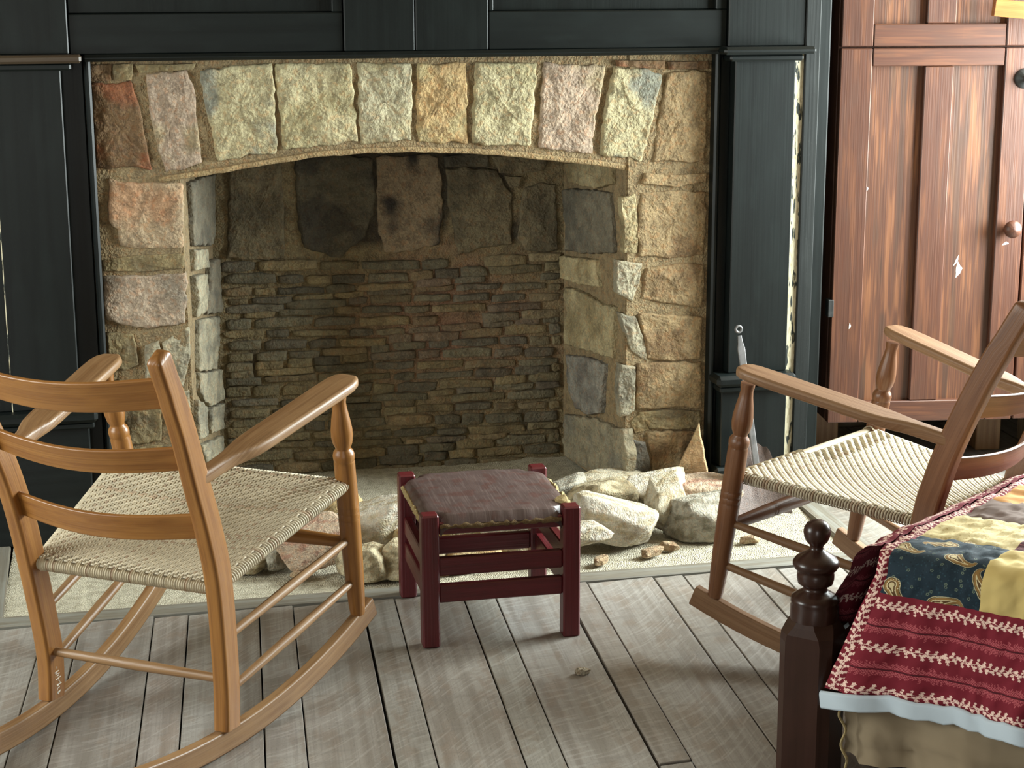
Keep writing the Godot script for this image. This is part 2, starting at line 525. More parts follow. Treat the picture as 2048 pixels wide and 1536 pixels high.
const STONES := {
	"front": [
		["db", [-0.054, 1.284, 0.050, 1.288, 0.068, 1.226, 0.095, 1.050, 0.011, 1.058, -0.053, 1.054]],
		["db", [-0.052, 1.336, 0.001, 1.336, -0.001, 1.295, -0.055, 1.293]],
		["ol", [0.008, 1.336, 0.058, 1.338, 0.053, 1.294, 0.007, 1.295]],
		["ol", [0.068, 1.336, 0.226, 1.336, 0.220, 1.321, 0.078, 1.313]],
		["pk", [0.096, 1.306, 0.159, 1.312, 0.204, 1.314, 0.220, 1.275, 0.225, 1.182, 0.235, 1.066, 0.135, 1.036, 0.116, 1.115, 0.100, 1.212]],
		["yg", [0.240, 1.318, 0.338, 1.327, 0.439, 1.333, 0.442, 1.212, 0.448, 1.090, 0.283, 1.069, 0.261, 1.188]],
		["ye", [0.452, 1.333, 0.554, 1.331, 0.660, 1.330, 0.668, 1.229, 0.675, 1.115, 0.569, 1.103, 0.467, 1.094, 0.459, 1.219]],
		["yp", [0.684, 1.330, 0.835, 1.328, 0.833, 1.219, 0.831, 1.113, 0.688, 1.107, 0.685, 1.229]],
		["or", [0.856, 1.327, 0.994, 1.326, 0.995, 1.216, 0.995, 1.103, 0.853, 1.106, 0.850, 1.226]],
		["ye", [1.025, 1.325, 1.202, 1.323, 1.192, 1.206, 1.182, 1.089, 1.010, 1.097, 1.017, 1.216]],
		["pk", [1.226, 1.325, 1.409, 1.313, 1.379, 1.173, 1.370, 1.064, 1.211, 1.082, 1.217, 1.205]],
		["yg", [1.435, 1.307, 1.514, 1.304, 1.580, 1.288, 1.555, 1.170, 1.523, 1.038, 1.396, 1.057, 1.407, 1.173]],
		["br", [1.600, 1.293, 1.721, 1.297, 1.721, 1.167, 1.719, 1.027, 1.561, 1.034, 1.575, 1.155]],
		["db", [1.441, 1.331, 1.591, 1.327, 1.585, 1.303, 1.447, 1.314]],
		["db", [1.600, 1.324, 1.724, 1.325, 1.724, 1.303, 1.606, 1.302]],
		["br", [1.534, 0.999, 1.628, 0.988, 1.722, 0.994, 1.724, 0.970, 1.628, 0.958, 1.525, 0.970]],
		["br", [1.522, 0.939, 1.621, 0.945, 1.723, 0.933, 1.725, 0.838, 1.724, 0.746, 1.616, 0.744, 1.519, 0.754, 1.514, 0.844]],
		["br", [1.540, 0.712, 1.632, 0.719, 1.725, 0.719, 1.721, 0.586, 1.619, 0.603, 1.527, 0.622]],
		["br", [1.518, 0.574, 1.619, 0.564, 1.720, 0.554, 1.720, 0.484, 1.720, 0.429, 1.630, 0.422, 1.551, 0.437, 1.533, 0.508]],
		["br", [1.518, 0.419, 1.622, 0.417, 1.720, 0.415, 1.722, 0.342, 1.723, 0.271, 1.624, 0.279, 1.520, 0.279, 1.514, 0.353]],
		["ol", [1.525, 0.268, 1.625, 0.268, 1.723, 0.260, 1.720, 0.206, 1.642, 0.207, 1.561, 0.215]],
		["br", [1.552, 0.201, 1.658, 0.200, 1.720, 0.189, 1.717, 0.016, 1.637, 0.024, 1.570, 0.046, 1.566, 0.129]],
		["cr", [1.461, 0.928, 1.504, 0.938, 1.511, 0.845, 1.512, 0.762, 1.472, 0.763]],
		["gy", [1.450, 0.737, 1.528, 0.728, 1.517, 0.663, 1.498, 0.616, 1.451, 0.642]],
		["gy", [1.460, 0.576, 1.509, 0.566, 1.541, 0.477, 1.550, 0.423, 1.497, 0.463]],
		["gy", [1.463, 0.418, 1.511, 0.411, 1.508, 0.338, 1.509, 0.275, 1.465, 0.257, 1.457, 0.341]],
		["ol", [1.500, 0.241, 1.536, 0.264, 1.556, 0.212, 1.513, 0.202]],
		["gb", [1.501, 0.182, 1.546, 0.168, 1.563, 0.092, 1.535, 0.050, 1.502, 0.040]],
		["rp", [-0.016, 1.021, 0.049, 1.008, 0.123, 1.009, 0.181, 1.001, 0.177, 0.917, 0.174, 0.825, 0.081, 0.825, -0.002, 0.837, -0.002, 0.885, -0.030, 0.908, -0.021, 0.965]],
		["ol", [-0.051, 0.797, 0.053, 0.805, 0.174, 0.808, 0.174, 0.766, 0.051, 0.762, -0.043, 0.767]],
		["pg", [-0.051, 0.751, 0.050, 0.748, 0.177, 0.750, 0.175, 0.674, 0.169, 0.609, 0.063, 0.599, -0.050, 0.625, -0.053, 0.684]],
		["ol", [-0.050, 0.589, 0.022, 0.579, 0.032, 0.495, -0.005, 0.479, -0.044, 0.493]],
		["gy", [0.102, 0.551, 0.139, 0.577, 0.180, 0.594, 0.176, 0.505, 0.155, 0.426, 0.113, 0.473]],
		["gy", [0.054, 0.549, 0.091, 0.553, 0.104, 0.473, 0.086, 0.401, 0.051, 0.432]],
		["ol", [-0.026, 0.451, 0.047, 0.415, 0.088, 0.377, 0.085, 0.267, -0.017, 0.258, -0.032, 0.348]],
		["gy", [0.124, 0.399, 0.171, 0.408, 0.174, 0.271, 0.128, 0.258, 0.108, 0.325]],
		["ol", [-0.032, 0.244, 0.082, 0.252, 0.167, 0.244, 0.168, 0.141, 0.047, 0.127, -0.031, 0.140]],
	],
	"right": [
		["cr", [0.470, 0.985, 0.283, 1.010, 0.092, 1.022, 0.090, 0.959, 0.216, 0.935, 0.448, 0.928]],
		["gr", [0.487, 0.900, 0.302, 0.918, 0.117, 0.927, 0.095, 0.849, 0.077, 0.752, 0.278, 0.724, 0.476, 0.704]],
		["cr", [0.521, 0.678, 0.224, 0.709, 0.194, 0.629, 0.361, 0.615, 0.507, 0.609]],
		["cr", [0.466, 0.585, 0.318, 0.589, 0.156, 0.577, 0.065, 0.586, 0.071, 0.513, 0.077, 0.426, 0.273, 0.411, 0.473, 0.394]],
		["gb", [0.464, 0.357, 0.293, 0.381, 0.140, 0.393, 0.154, 0.306, 0.165, 0.233, 0.269, 0.202, 0.377, 0.199, 0.445, 0.260]],
		["gc", [0.480, 0.153, 0.226, 0.195, -0.007, 0.215, -0.040, 0.145, -0.035, 0.051, 0.223, 0.024, 0.478, 0.011]],
	],
	"left": [
		["gr", [0.127, 0.993, 0.313, 0.987, 0.530, 0.973, 0.503, 0.868, 0.440, 0.770, 0.139, 0.811]],
		["gy", [0.128, 0.798, 0.330, 0.771, 0.333, 0.714, 0.130, 0.739]],
		["gr", [0.391, 0.722, 0.588, 0.704, 0.567, 0.621, 0.546, 0.541, 0.316, 0.574]],
		["gy", [0.109, 0.725, 0.311, 0.698, 0.267, 0.596, 0.129, 0.603]],
		["gy", [0.167, 0.584, 0.513, 0.528, 0.473, 0.446, 0.417, 0.382, 0.130, 0.439]],
		["gy", [0.144, 0.427, 0.529, 0.355, 0.524, 0.258, 0.264, 0.299, 0.139, 0.371]],
		["gy", [0.262, 0.290, 0.512, 0.249, 0.482, 0.173, 0.296, 0.206]],
		["gy", [0.084, 0.361, 0.211, 0.307, 0.208, 0.223, 0.072, 0.246]],
		["gy", [0.117, 0.215, 0.476, 0.150, 0.474, 0.063, 0.201, 0.123]],
	],
	"back": [
		["s2", [0.348, 0.999, 0.424, 1.010, 0.503, 1.013, 0.506, 0.857, 0.504, 0.703, 0.413, 0.702, 0.327, 0.714, 0.336, 0.862]],
		["s1", [0.550, 1.011, 0.626, 1.025, 0.722, 1.021, 0.790, 1.005, 0.795, 0.928, 0.795, 0.853, 0.764, 0.769, 0.682, 0.700, 0.570, 0.736, 0.553, 0.808, 0.550, 0.854]],
		["s3", [0.807, 1.011, 0.913, 1.017, 1.004, 1.013, 1.012, 0.922, 1.015, 0.833, 1.000, 0.732, 0.908, 0.715, 0.825, 0.709, 0.812, 0.783, 0.808, 0.880]],
		["s2", [1.031, 0.969, 1.108, 0.974, 1.191, 0.963, 1.214, 0.924, 1.240, 0.886, 1.242, 0.802, 1.240, 0.730, 1.155, 0.715, 1.067, 0.697, 1.053, 0.790, 1.035, 0.873]],
		["s1", [1.023, 1.012, 1.092, 1.019, 1.164, 1.017, 1.167, 0.977, 1.091, 0.984, 1.028, 0.980]],
		["s2", [1.177, 1.010, 1.272, 1.008, 1.359, 0.995, 1.349, 0.961, 1.272, 0.955, 1.206, 0.958]],
		["s2", [1.222, 0.945, 1.272, 0.940, 1.265, 0.911, 1.239, 0.909]],
		["s2", [1.284, 0.904, 1.339, 0.916, 1.389, 0.913, 1.394, 0.797, 1.396, 0.699, 1.339, 0.697, 1.290, 0.703, 1.268, 0.747, 1.275, 0.833]],
	],
}

# ------------------------------------------------------------------ stonework
const TONES := {
	"ye": [186, 178, 144, 172, 164, 128], "yp": [184, 178, 150, 174, 164, 128], "yg": [184, 176, 142, 142, 144, 132], "or": [182, 156, 112, 188, 174, 132],
	"pk": [178, 160, 142, 172, 158, 130], "br": [164, 143, 108, 140, 116, 84], "db": [118, 94, 66, 138, 88, 58], "ol": [146, 132, 98, 118, 106, 80],
	"cr": [188, 176, 140, 164, 150, 114], "gy": [172, 166, 144, 140, 136, 120], "gr": [128, 122, 106, 108, 104, 92], "gb": [146, 144, 136, 122, 118, 112],
	"gc": [166, 158, 134, 150, 146, 130], "rp": [184, 164, 136, 188, 152, 120], "pg": [172, 156, 138, 144, 134, 120],
	"s1": [104, 99, 82, 78, 74, 64], "s2": [128, 118, 94, 104, 96, 76], "s3": [150, 134, 110, 58, 54, 50],
}

func tone(key: String, k: int) -> Color:
	var a: Array = TONES[key]
	return c8(a[k * 3], a[k * 3 + 1], a[k * 3 + 2]).srgb_to_linear()

# a dressed stone: outline in its own plane, rough face towards +z, centred on its middle
func stone_mesh(pts: Array, thick: float, bulge: float, rough: float, step: float, base: Color, patch: Color, sd: float, rings: Array) -> ArrayMesh:
	var outline := []
	for k in pts.size():
		var a: Vector2 = pts[k]
		var b: Vector2 = pts[(k + 1) % pts.size()]
		var n := maxi(1, int((b - a).length() / step))
		for j in n:
			var p := a.lerp(b, float(j) / n)
			var w := ns.get_noise_2d(p.x * 900.0 + sd * 61.0, p.y * 900.0)
			outline.append(p * (1.0 + 0.05 * w) + p.normalized() * w * 0.0025)
	var rows := []
	var cols := []
	for r in rings.size():
		var row := []
		var cc := []
		for p in outline:
			var q: Vector2 = p * rings[r][0]
			var h: float = bulge * rings[r][1]
			if r > 1:
				h += rough * (ns.get_noise_3d(q.x * 420.0 + sd * 97.0, q.y * 420.0, sd * 31.0) + 0.7 * absf(ns.get_noise_3d(q.x * 1100.0, q.y * 1100.0 + sd * 50.0, 7.0)) + 0.35 * ns.get_noise_3d(q.x * 3000.0, q.y * 3000.0 + sd * 50.0, 17.0))
			row.append(Vector3(q.x, q.y, -thick if r == 0 else h))
			var f := clampf((ns.get_noise_3d(q.x * 260.0 + sd * 40.0, q.y * 260.0, sd * 13.0) - 0.05) * 3.5, 0.0, 1.0)
			var l := 1.0 + 0.22 * ns.get_noise_3d(q.x * 700.0, q.y * 700.0, sd * 17.0)
			cc.append(base.lerp(patch, f) * l)
		rows.append(row)
		cols.append(cc)
	var g := G.new()
	g.grid(rows, true, true, [], cols)
	return g.mesh()

const BIG := [[1.0, 0.0], [1.0, 0.0], [0.985, 0.6], [0.955, 0.9], [0.9, 1.0], [0.83, 1.0], [0.75, 1.0], [0.66, 1.0], [0.57, 1.0], [0.48, 1.0], [0.39, 1.0], [0.3, 1.0], [0.2, 1.0], [0.1, 1.0], [0.01, 1.0]]
const SMALL := [[1.0, 0.0], [1.0, 0.0], [0.93, 0.7], [0.7, 1.0], [0.35, 1.0], [0.01, 1.0]]

func put_stone(flat: Array, key: String, origin: Vector3, basis: Basis, parent: Node, sd: float) -> void:
	var pts := []
	var mid := Vector2.ZERO
	for k in range(0, flat.size(), 2):
		pts.append(Vector2(flat[k], flat[k + 1]))
		mid += pts[-1]
	mid /= pts.size()
	for k in pts.size():
		pts[k] -= mid
		pts[k] += pts[k].normalized() * 0.003
	var v := rng.randf_range(0.92, 1.08)
	var m := stone_mesh(pts, 0.03, rng.randf_range(0.006, 0.011), 0.008, 0.0095, tone(key, 0) * v, tone(key, 1) * v, sd, BIG)
	obj("stone", m, M.stone, parent, origin + basis * Vector3(mid.x, mid.y, 0), basis)

# upright prism over a plan outline (x, z), or a prism along z over an outline (x, y)
func prism(poly: PackedVector2Array, a: float, b: float, upright: bool, color: Color) -> ArrayMesh:
	var g := G.new()
	g.colour = color
	var at := func(p: Vector2, h: float) -> Vector3: return Vector3(p.x, h, p.y) if upright else Vector3(p.x, p.y, h)
	var axis := Vector3.UP if upright else Vector3.BACK
	var ids := Geometry2D.triangulate_polygon(poly)
	for k in range(0, ids.size(), 3):
		g.face([at.call(poly[ids[k]], b), at.call(poly[ids[k + 1]], b), at.call(poly[ids[k + 2]], b)], axis)
		g.face([at.call(poly[ids[k]], a), at.call(poly[ids[k + 1]], a), at.call(poly[ids[k + 2]], a)], -axis)
	var turn := 0.0
	for k in poly.size():
		turn += poly[k].cross(poly[(k + 1) % poly.size()])
	for k in poly.size():
		var p := poly[k]
		var q := poly[(k + 1) % poly.size()]
		var e := (q - p).orthogonal() * (1.0 if turn > 0.0 else -1.0)
		var out: Vector3 = at.call(-e, 0.0) if false else at.call(e, 0.0)
		g.face([at.call(p, a), at.call(q, a), at.call(q, b), at.call(p, b)], out)
	return g.mesh()

const ARCH := [0.119, 1.024, 0.229, 1.037, 0.327, 1.050, 0.455, 1.070, 0.568, 1.083, 0.683, 1.090, 0.816, 1.090, 0.929, 1.085, 1.069, 1.076, 1.240, 1.056, 1.384, 1.037, 1.49, 1.018]
const ZF := -5.0
const ZB := -5.52

func build_fireplace() -> void:
	var f := thing("fireplace", "rough sandstone fireplace with a shallow arch of upright blocks and a sooty back", "fireplace")
	var tan_ := c8(156, 138, 106).srgb_to_linear()
	var dull := c8(142, 128, 98).srgb_to_linear()
	# mortar bed of the front, cut by the arch
	var poly := PackedVector2Array([Vector2(-0.09, 0), Vector2(0.185, 0), Vector2(0.18, 0.5), Vector2(0.172, 1.022)])
	for k in range(2, ARCH.size() - 2, 2):
		poly.append(Vector2(ARCH[k], ARCH[k + 1]))
	poly.append_array(PackedVector2Array([Vector2(1.475, 1.018), Vector2(1.478, 0.5), Vector2(1.48, 0), Vector2(1.77, 0), Vector2(1.77, 1.4), Vector2(-0.09, 1.4)]))
	obj("mortar_front", prism(poly, -5.3, ZF - 0.004, false, tan_), M.mortar, f)
	# thin uneven lip of mortar under the arch stones
	var lip := G.new()
	lip.colour = c8(168, 146, 108).srgb_to_linear()
	var path := []
	for k in range(0, ARCH.size(), 2):
		path.append(Vector3(ARCH[k], ARCH[k + 1] - 0.004, ZF - 0.006))
	var fine := []
	for k in path.size() - 1:
		for j in 6:
			var p: Vector3 = path[k].lerp(path[k + 1], j / 6.0)
			fine.append(p + Vector3(0, 0.003 * ns.get_noise_1d(p.x * 900.0), 0.006 * ns.get_noise_1d(p.x * 1500.0 + 40.0)))
	lip.sweep(fine, Vector3.BACK, [rrect(0.036, 0.016, 0.005)])
	obj("arch_lip", lip.mesh(), M.mortar, f)
	# masonry behind: cheeks, back and throat
	obj("mortar_cheek", prism(PackedVector2Array([Vector2(-0.45, -5.02), Vector2(0.168, -5.0), Vector2(0.282, ZB), Vector2(0.282, -5.69), Vector2(-0.45, -5.69)]), 0, 1.35, true, tan_ * 0.9), M.mortar, f)
	obj("mortar_cheek", prism(PackedVector2Array([Vector2(2.08, -5.02), Vector2(1.482, -5.0), Vector2(1.42, ZB), Vector2(1.42, -5.69), Vector2(2.08, -5.69)]), 0, 1.35, true, tan_), M.mortar, f)
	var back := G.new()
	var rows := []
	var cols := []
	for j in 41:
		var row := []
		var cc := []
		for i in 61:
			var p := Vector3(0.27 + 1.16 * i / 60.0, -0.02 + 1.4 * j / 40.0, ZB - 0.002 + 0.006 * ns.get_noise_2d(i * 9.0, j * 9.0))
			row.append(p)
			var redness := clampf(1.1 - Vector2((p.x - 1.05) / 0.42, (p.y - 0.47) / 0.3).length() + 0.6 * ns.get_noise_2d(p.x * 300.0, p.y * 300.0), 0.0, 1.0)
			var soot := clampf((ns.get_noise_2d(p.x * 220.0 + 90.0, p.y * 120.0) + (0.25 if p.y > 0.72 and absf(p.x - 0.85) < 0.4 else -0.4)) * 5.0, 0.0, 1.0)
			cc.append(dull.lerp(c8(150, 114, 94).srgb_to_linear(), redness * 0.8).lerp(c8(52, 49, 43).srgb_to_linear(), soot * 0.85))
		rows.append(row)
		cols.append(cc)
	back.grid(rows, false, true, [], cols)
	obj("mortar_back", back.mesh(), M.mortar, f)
	obj("back_masonry", prism(PackedVector2Array([Vector2(0.25, -5.56), Vector2(1.45, -5.56), Vector2(1.45, -5.69), Vector2(0.25, -5.69)]), 0, 1.4, true, dull), M.mortar, f)
	obj("throat_lid", box_mesh(v3(1.5, 0.06, 0.6), 0.0), M.black, f, v3(0.83, 1.38, -5.35))
	# the big stones
	var n := 0
	for s in STONES.front:
		n += 1
		put_stone(s[1], s[0], v3(0, 0, ZF - 0.004), Basis.IDENTITY, f, n * 1.7)
	for s in STONES.back:
		n += 1
		put_stone(s[1], s[0], v3(0, 0, ZB), Basis.IDENTITY, f, n * 1.7)
	# cheeks: u runs from the front corner to the back corner
	for side in [["right", v3(1.475, 0, -5.0), v3(1.412, 0, ZB)], ["left", v3(0.175, 0, -5.0), v3(0.29, 0, ZB)]]:
		var d: Vector3 = (side[2] - side[1]).normalized()
		var out := d.cross(Vector3.UP)
		if side[0] == "right":
			out = -absf(out.x) / out.x * out
		else:
			out = absf(out.x) / out.x * out
		for s in STONES[side[0]]:
			n += 1
			var flat: Array = s[1].duplicate()
			var xx := d
			if d.cross(Vector3.UP).dot(out) < 0.0:   # keep the basis right handed: mirror u
				xx = -d
				for k in range(0, flat.size(), 2):
					flat[k] = -flat[k]
			put_stone(flat, s[0], side[1] + out * 0.004, Basis(xx, Vector3.UP, out), f, n * 1.7)
	# thin courses of the lower back wall
	var y := 0.694
	var course := 0
	while y > 0.0:
		var h := rng.randf_range(0.022, 0.041)
		var x := 0.292 + rng.randf() * 0.03
		while x < 1.40:
			var w := minf(rng.randf_range(0.07, 0.2), 1.412 - x)
			if w > 0.03 and rng.randf() < 0.95:
				var hh := h * rng.randf_range(0.8, 1.0)
				var cx := x + w * 0.5
				var cy := y - h * 0.5 + 0.008 * sin(x * 5.0 + course)
				var pts := []
				for p in [[-0.5, -0.42], [-0.25, -0.5], [0.2, -0.5], [0.5, -0.4], [0.5, 0.4], [0.2, 0.5], [-0.3, 0.5], [-0.5, 0.35]]:
					pts.append(Vector2(p[0] * (w - 0.008) + rng.randf_range(-0.003, 0.003), p[1] * hh + rng.randf_range(-0.003, 0.003)))
				var redness := clampf(1.0 - Vector2((cx - 1.08) / 0.4, (cy - 0.47) / 0.25).length(), 0.0, 1.0)
				var keys := ["a", "b", "c", "d"]
				var base: Color = [c8(136, 126, 98), c8(124, 118, 98), c8(146, 132, 100), c8(118, 112, 96)][rng.randi() % 4].srgb_to_linear()
				var tint: Color = [c8(146, 118, 100), c8(126, 118, 110), c8(152, 120, 102)][rng.randi() % 3].srgb_to_linear()
				base = base.lerp(tint, clampf(redness * 0.8 * rng.randf() + (0.15 if rng.randf() < 0.2 else 0.0), 0.0, 1.0))
				base *= rng.randf_range(0.8, 1.12)
				var m := stone_mesh(pts, 0.02, rng.randf_range(0.004, 0.012), 0.006, 0.017, base, base * 0.8, n * 1.3 + x, SMALL)
				n += 1
				obj("stone", m, M.stone, f, v3(cx, cy, ZB), Basis(Vector3.BACK, rng.randf_range(-0.02, 0.02)))
			x += w
		y -= h
		course += 1

# a broken lump: a ball cut flat by many planes
func rock_mesh(size: Vector3, sd: int, base: Color, patch: Color, cuts := 12) -> ArrayMesh:
	var r := RandomNumberGenerator.new()
	r.seed = sd
	var planes := [[Vector3.DOWN, 0.6], [Vector3(r.randf_range(-0.25, 0.25), 1, r.randf_range(-0.25, 0.25)).normalized(), 0.62]]
	for k in 5:
		var f := TAU * (k + r.randf_range(0.1, 0.9)) / 5.0
		planes.append([Vector3(cos(f), r.randf_range(-0.35, 0.45), sin(f)).normalized(), r.randf_range(0.58, 0.74)])
	for k in cuts - 5:
		planes.append([Vector3(r.randf_range(-1, 1), r.randf_range(-0.7, 1.0), r.randf_range(-1, 1)).normalized(), r.randf_range(0.62, 0.8)])
	var g := G.new()
	var rows := []
	var cols := []
	for j in 39:
		var row := []
		var cc := []
		for i in 64:
			var th := PI * clampf(j / 38.0, 0.003, 0.997)
			var ph := TAU * i / 64.0
			var d := Vector3(sin(th) * cos(ph), cos(th), sin(th) * sin(ph))
			var l := 1.0
			for p in planes:
				var dd: float = d.dot(p[0])
				if dd > 0.05:
					l = minf(l, p[1] / dd)
			l *= 1.0 + 0.025 * ns.get_noise_3d(d.x * 120.0 + sd * 9.0, d.y * 120.0, d.z * 120.0) + 0.022 * ns.get_noise_3d(d.x * 420.0, d.y * 420.0 + sd, d.z * 420.0)
			row.append(d * l * size * 0.74)
			cc.append(base.lerp(patch, clampf((ns.get_noise_3d(d.x * 90.0 + sd * 3.0, d.y * 90.0, d.z * 90.0)) * 4.0, 0.0, 1.0)) * (1.0 + 0.15 * ns.get_noise_3d(d.x * 600.0, d.y * 600.0, d.z * 600.0 + sd)))
		rows.append(row)
		cols.append(cc)
	g.grid(rows, true, false, [], cols)
	return g.mesh()

func lowest(m: ArrayMesh, b: Basis) -> float:
	var lo := 1e9
	for v in m.surface_get_arrays(0)[Mesh.ARRAY_VERTEX]:
		lo = minf(lo, (b * v).y)
	return lo

const ROCKS := [
	# x, z, width, height, depth, turn, lean, lift, tone, label
	[1.455, -4.93, 0.30, 0.085, 0.13, 12, -4, 0.0, 0, "long pale rubble stone lying against the fireplace jamb with the pointed slab"],
	[1.525, -4.81, 0.19, 0.11, 0.13, 30, 18, 0.0, 1, "white angular stone leaning up in the middle of the larger rubble heap"],
	[1.335, -4.77, 0.21, 0.12, 0.16, -20, 8, 0.0, 2, "cream mottled stone of the larger heap, next to the footstool"],
	[1.505, -4.655, 0.15, 0.14, 0.11, 48, 26, 0.0, 0, "pale stone standing tilted on edge between two rubble blocks"],
	[1.675, -4.80, 0.2, 0.1, 0.15, -8, 0, 0.0, 3, "reddish pink topped stone below the upright pointed slab"],
	[1.325, -4.545, 0.23, 0.12, 0.15, -10, -10, 0.0, 1, "broad white block with a shaded hollow front beside the footstool"],
	[1.58, -4.57, 0.18, 0.13, 0.13, 6, 0, 0.0, 4, "square grey faced block next to the front leg of the chair by the bed"],
	[1.165, -4.475, 0.20, 0.07, 0.11, -38, 16, 0.0, 1, "flat pale wedge of stone partly behind the footstool's front leg"],
	[1.275, -4.90, 0.12, 0.10, 0.10, 20, 10, 0.0, 4, "small grey stone at the mouth of the firebox behind the footstool corner"],
	[0.535, -4.80, 0.18, 0.14, 0.15, 20, 12, 0.0, 5, "rounded tan stone beyond the seat corner of the honey brown chair"],
	[0.66, -4.66, 0.18, 0.13, 0.15, -25, 6, 0.0, 1, "chunky white stone between rocking chair leg and footstool"],
	[0.475, -4.55, 0.19, 0.11, 0.14, 25, 14, 0.0, 3, "pinkish stone with a white end behind the rocking chair's side rungs"],
	[0.60, -4.445, 0.13, 0.09, 0.11, 10, 0, 0.0, 2, "speckled cream stone at the foot of the rocking chair leg"],
	[0.715, -4.435, 0.15, 0.10, 0.12, -6, 0, 0.0, 2, "blocky mottled stone between the chair leg and the footstool's back leg"],
	[0.375, -4.56, 0.09, 0.08, 0.07, 40, 30, 0.0, 4, "small grey wedge stone leaning by the woven seat edge"],
	[0.295, -4.56, 0.12, 0.06, 0.09, 5, 0, 0.0, 2, "low cream chip of stone under the woven seat"],
	[0.765, -4.60, 0.10, 0.09, 0.09, 30, 10, 0.0, 5, "yellowish stone tucked close behind the footstool's side rungs"],
	[0.90, -4.70, 0.19, 0.09, 0.14, 5, 0, 0.0, 2, "wide cream stone behind the footstool seen through its rungs"],
	[1.05, -4.66, 0.15, 0.10, 0.12, -15, 8, 0.0, 1, "white stone behind the footstool next to the wide tan one"],
	[0.89, -4.45, 0.16, 0.07, 0.11, 12, 0, 0.0, 5, "low tan stone seen between the footstool's lower rungs"],
	[1.015, -4.47, 0.11, 0.06, 0.09, -30, 0, 0.0, 2, "small flat stone beside the low tan stone behind the footstool"],
]

func build_rocks() -> void:
	var tones := [[c8(206, 200, 180), c8(176, 164, 134)], [c8(220, 216, 204), c8(196, 186, 160)], [c8(206, 196, 166), c8(150, 138, 108)], [c8(208, 188, 166), c8(188, 150, 130)], [c8(182, 180, 168), c8(140, 136, 120)], [c8(204, 184, 140), c8(178, 146, 96)]]
	for k in ROCKS.size():
		var r: Array = ROCKS[k]
		var t: Array = tones[r[8]]
		var m := rock_mesh(v3(r[2], r[3], r[4]), 40 + k * 7, t[0].srgb_to_linear(), t[1].srgb_to_linear())
		var b := Basis(Vector3.UP, deg_to_rad(r[5])) * Basis(Vector3.BACK, deg_to_rad(r[6]))
		top("rubble_stone", m, M.rock, r[9], "stone", v3(r[0], 0.001 - lowest(m, b) + r[7], r[1]), b, "loose stones on the hearth")
	for q in [
		[1.4, -4.44, 0.07, 30, "larger brown stone chip in front of the broad white block"],
		[1.46, -4.47, 0.05, -20, "brown stone chip beside a larger one before the white block"],
		[1.24, -4.4, 0.05, 60, "brown stone chip near the edge board behind the footstool's front leg"],
		[1.7, -4.48, 0.05, 10, "stone chip between the square grey block and the chair leg by the bed"],
		[0.42, -4.46, 0.05, -40, "stone chip under the side rungs of the honey brown chair"],
		[0.8, -4.4, 0.04, 15, "stone chip by the edge board next to the footstool's back leg"],
		[0.55, -4.4, 0.035, 70, "tiny stone chip by the edge board near the honey brown chair's leg"],
		[1.12, -4.62, 0.05, -10, "stone chip behind the footstool beside the white stone"],
		[0.84, -4.58, 0.05, 33, "stone chip behind the footstool beside the wide cream stone"],
	]:
		var cm := rock_mesh(v3(q[2], 0.022, q[2] * 0.55), int(q[0] * 1000), c8(186, 166, 136).srgb_to_linear(), c8(150, 124, 96).srgb_to_linear(), 8)
		top("stone_chip", cm, M.rock, q[4], "stone chip", v3(q[0], 0.0 - lowest(cm, Basis.IDENTITY), q[1]), Basis(Vector3.UP, deg_to_rad(q[3])), "stone chips on the hearth")
	# the pointed slab on end
	var g := stone_mesh([Vector2(-0.062, -0.115), Vector2(0.0, -0.12), Vector2(0.05, -0.115), Vector2(0.047, -0.02), Vector2(0.032, 0.06), Vector2(0.018, 0.122), Vector2(-0.008, 0.06), Vector2(-0.045, -0.02)], 0.045, 0.006, 0.006, 0.01, c8(206, 176, 136).srgb_to_linear(), c8(212, 192, 150).srgb_to_linear(), 88.0, BIG)
	var bb := Basis(Vector3.UP, -0.35) * Basis(Vector3.RIGHT, -0.12)
	top("pointed_slab", g, M.rock, "pointed tan stone slab stood on end against the jamb", "stone", v3(1.668, 0.118, -4.91), bb)

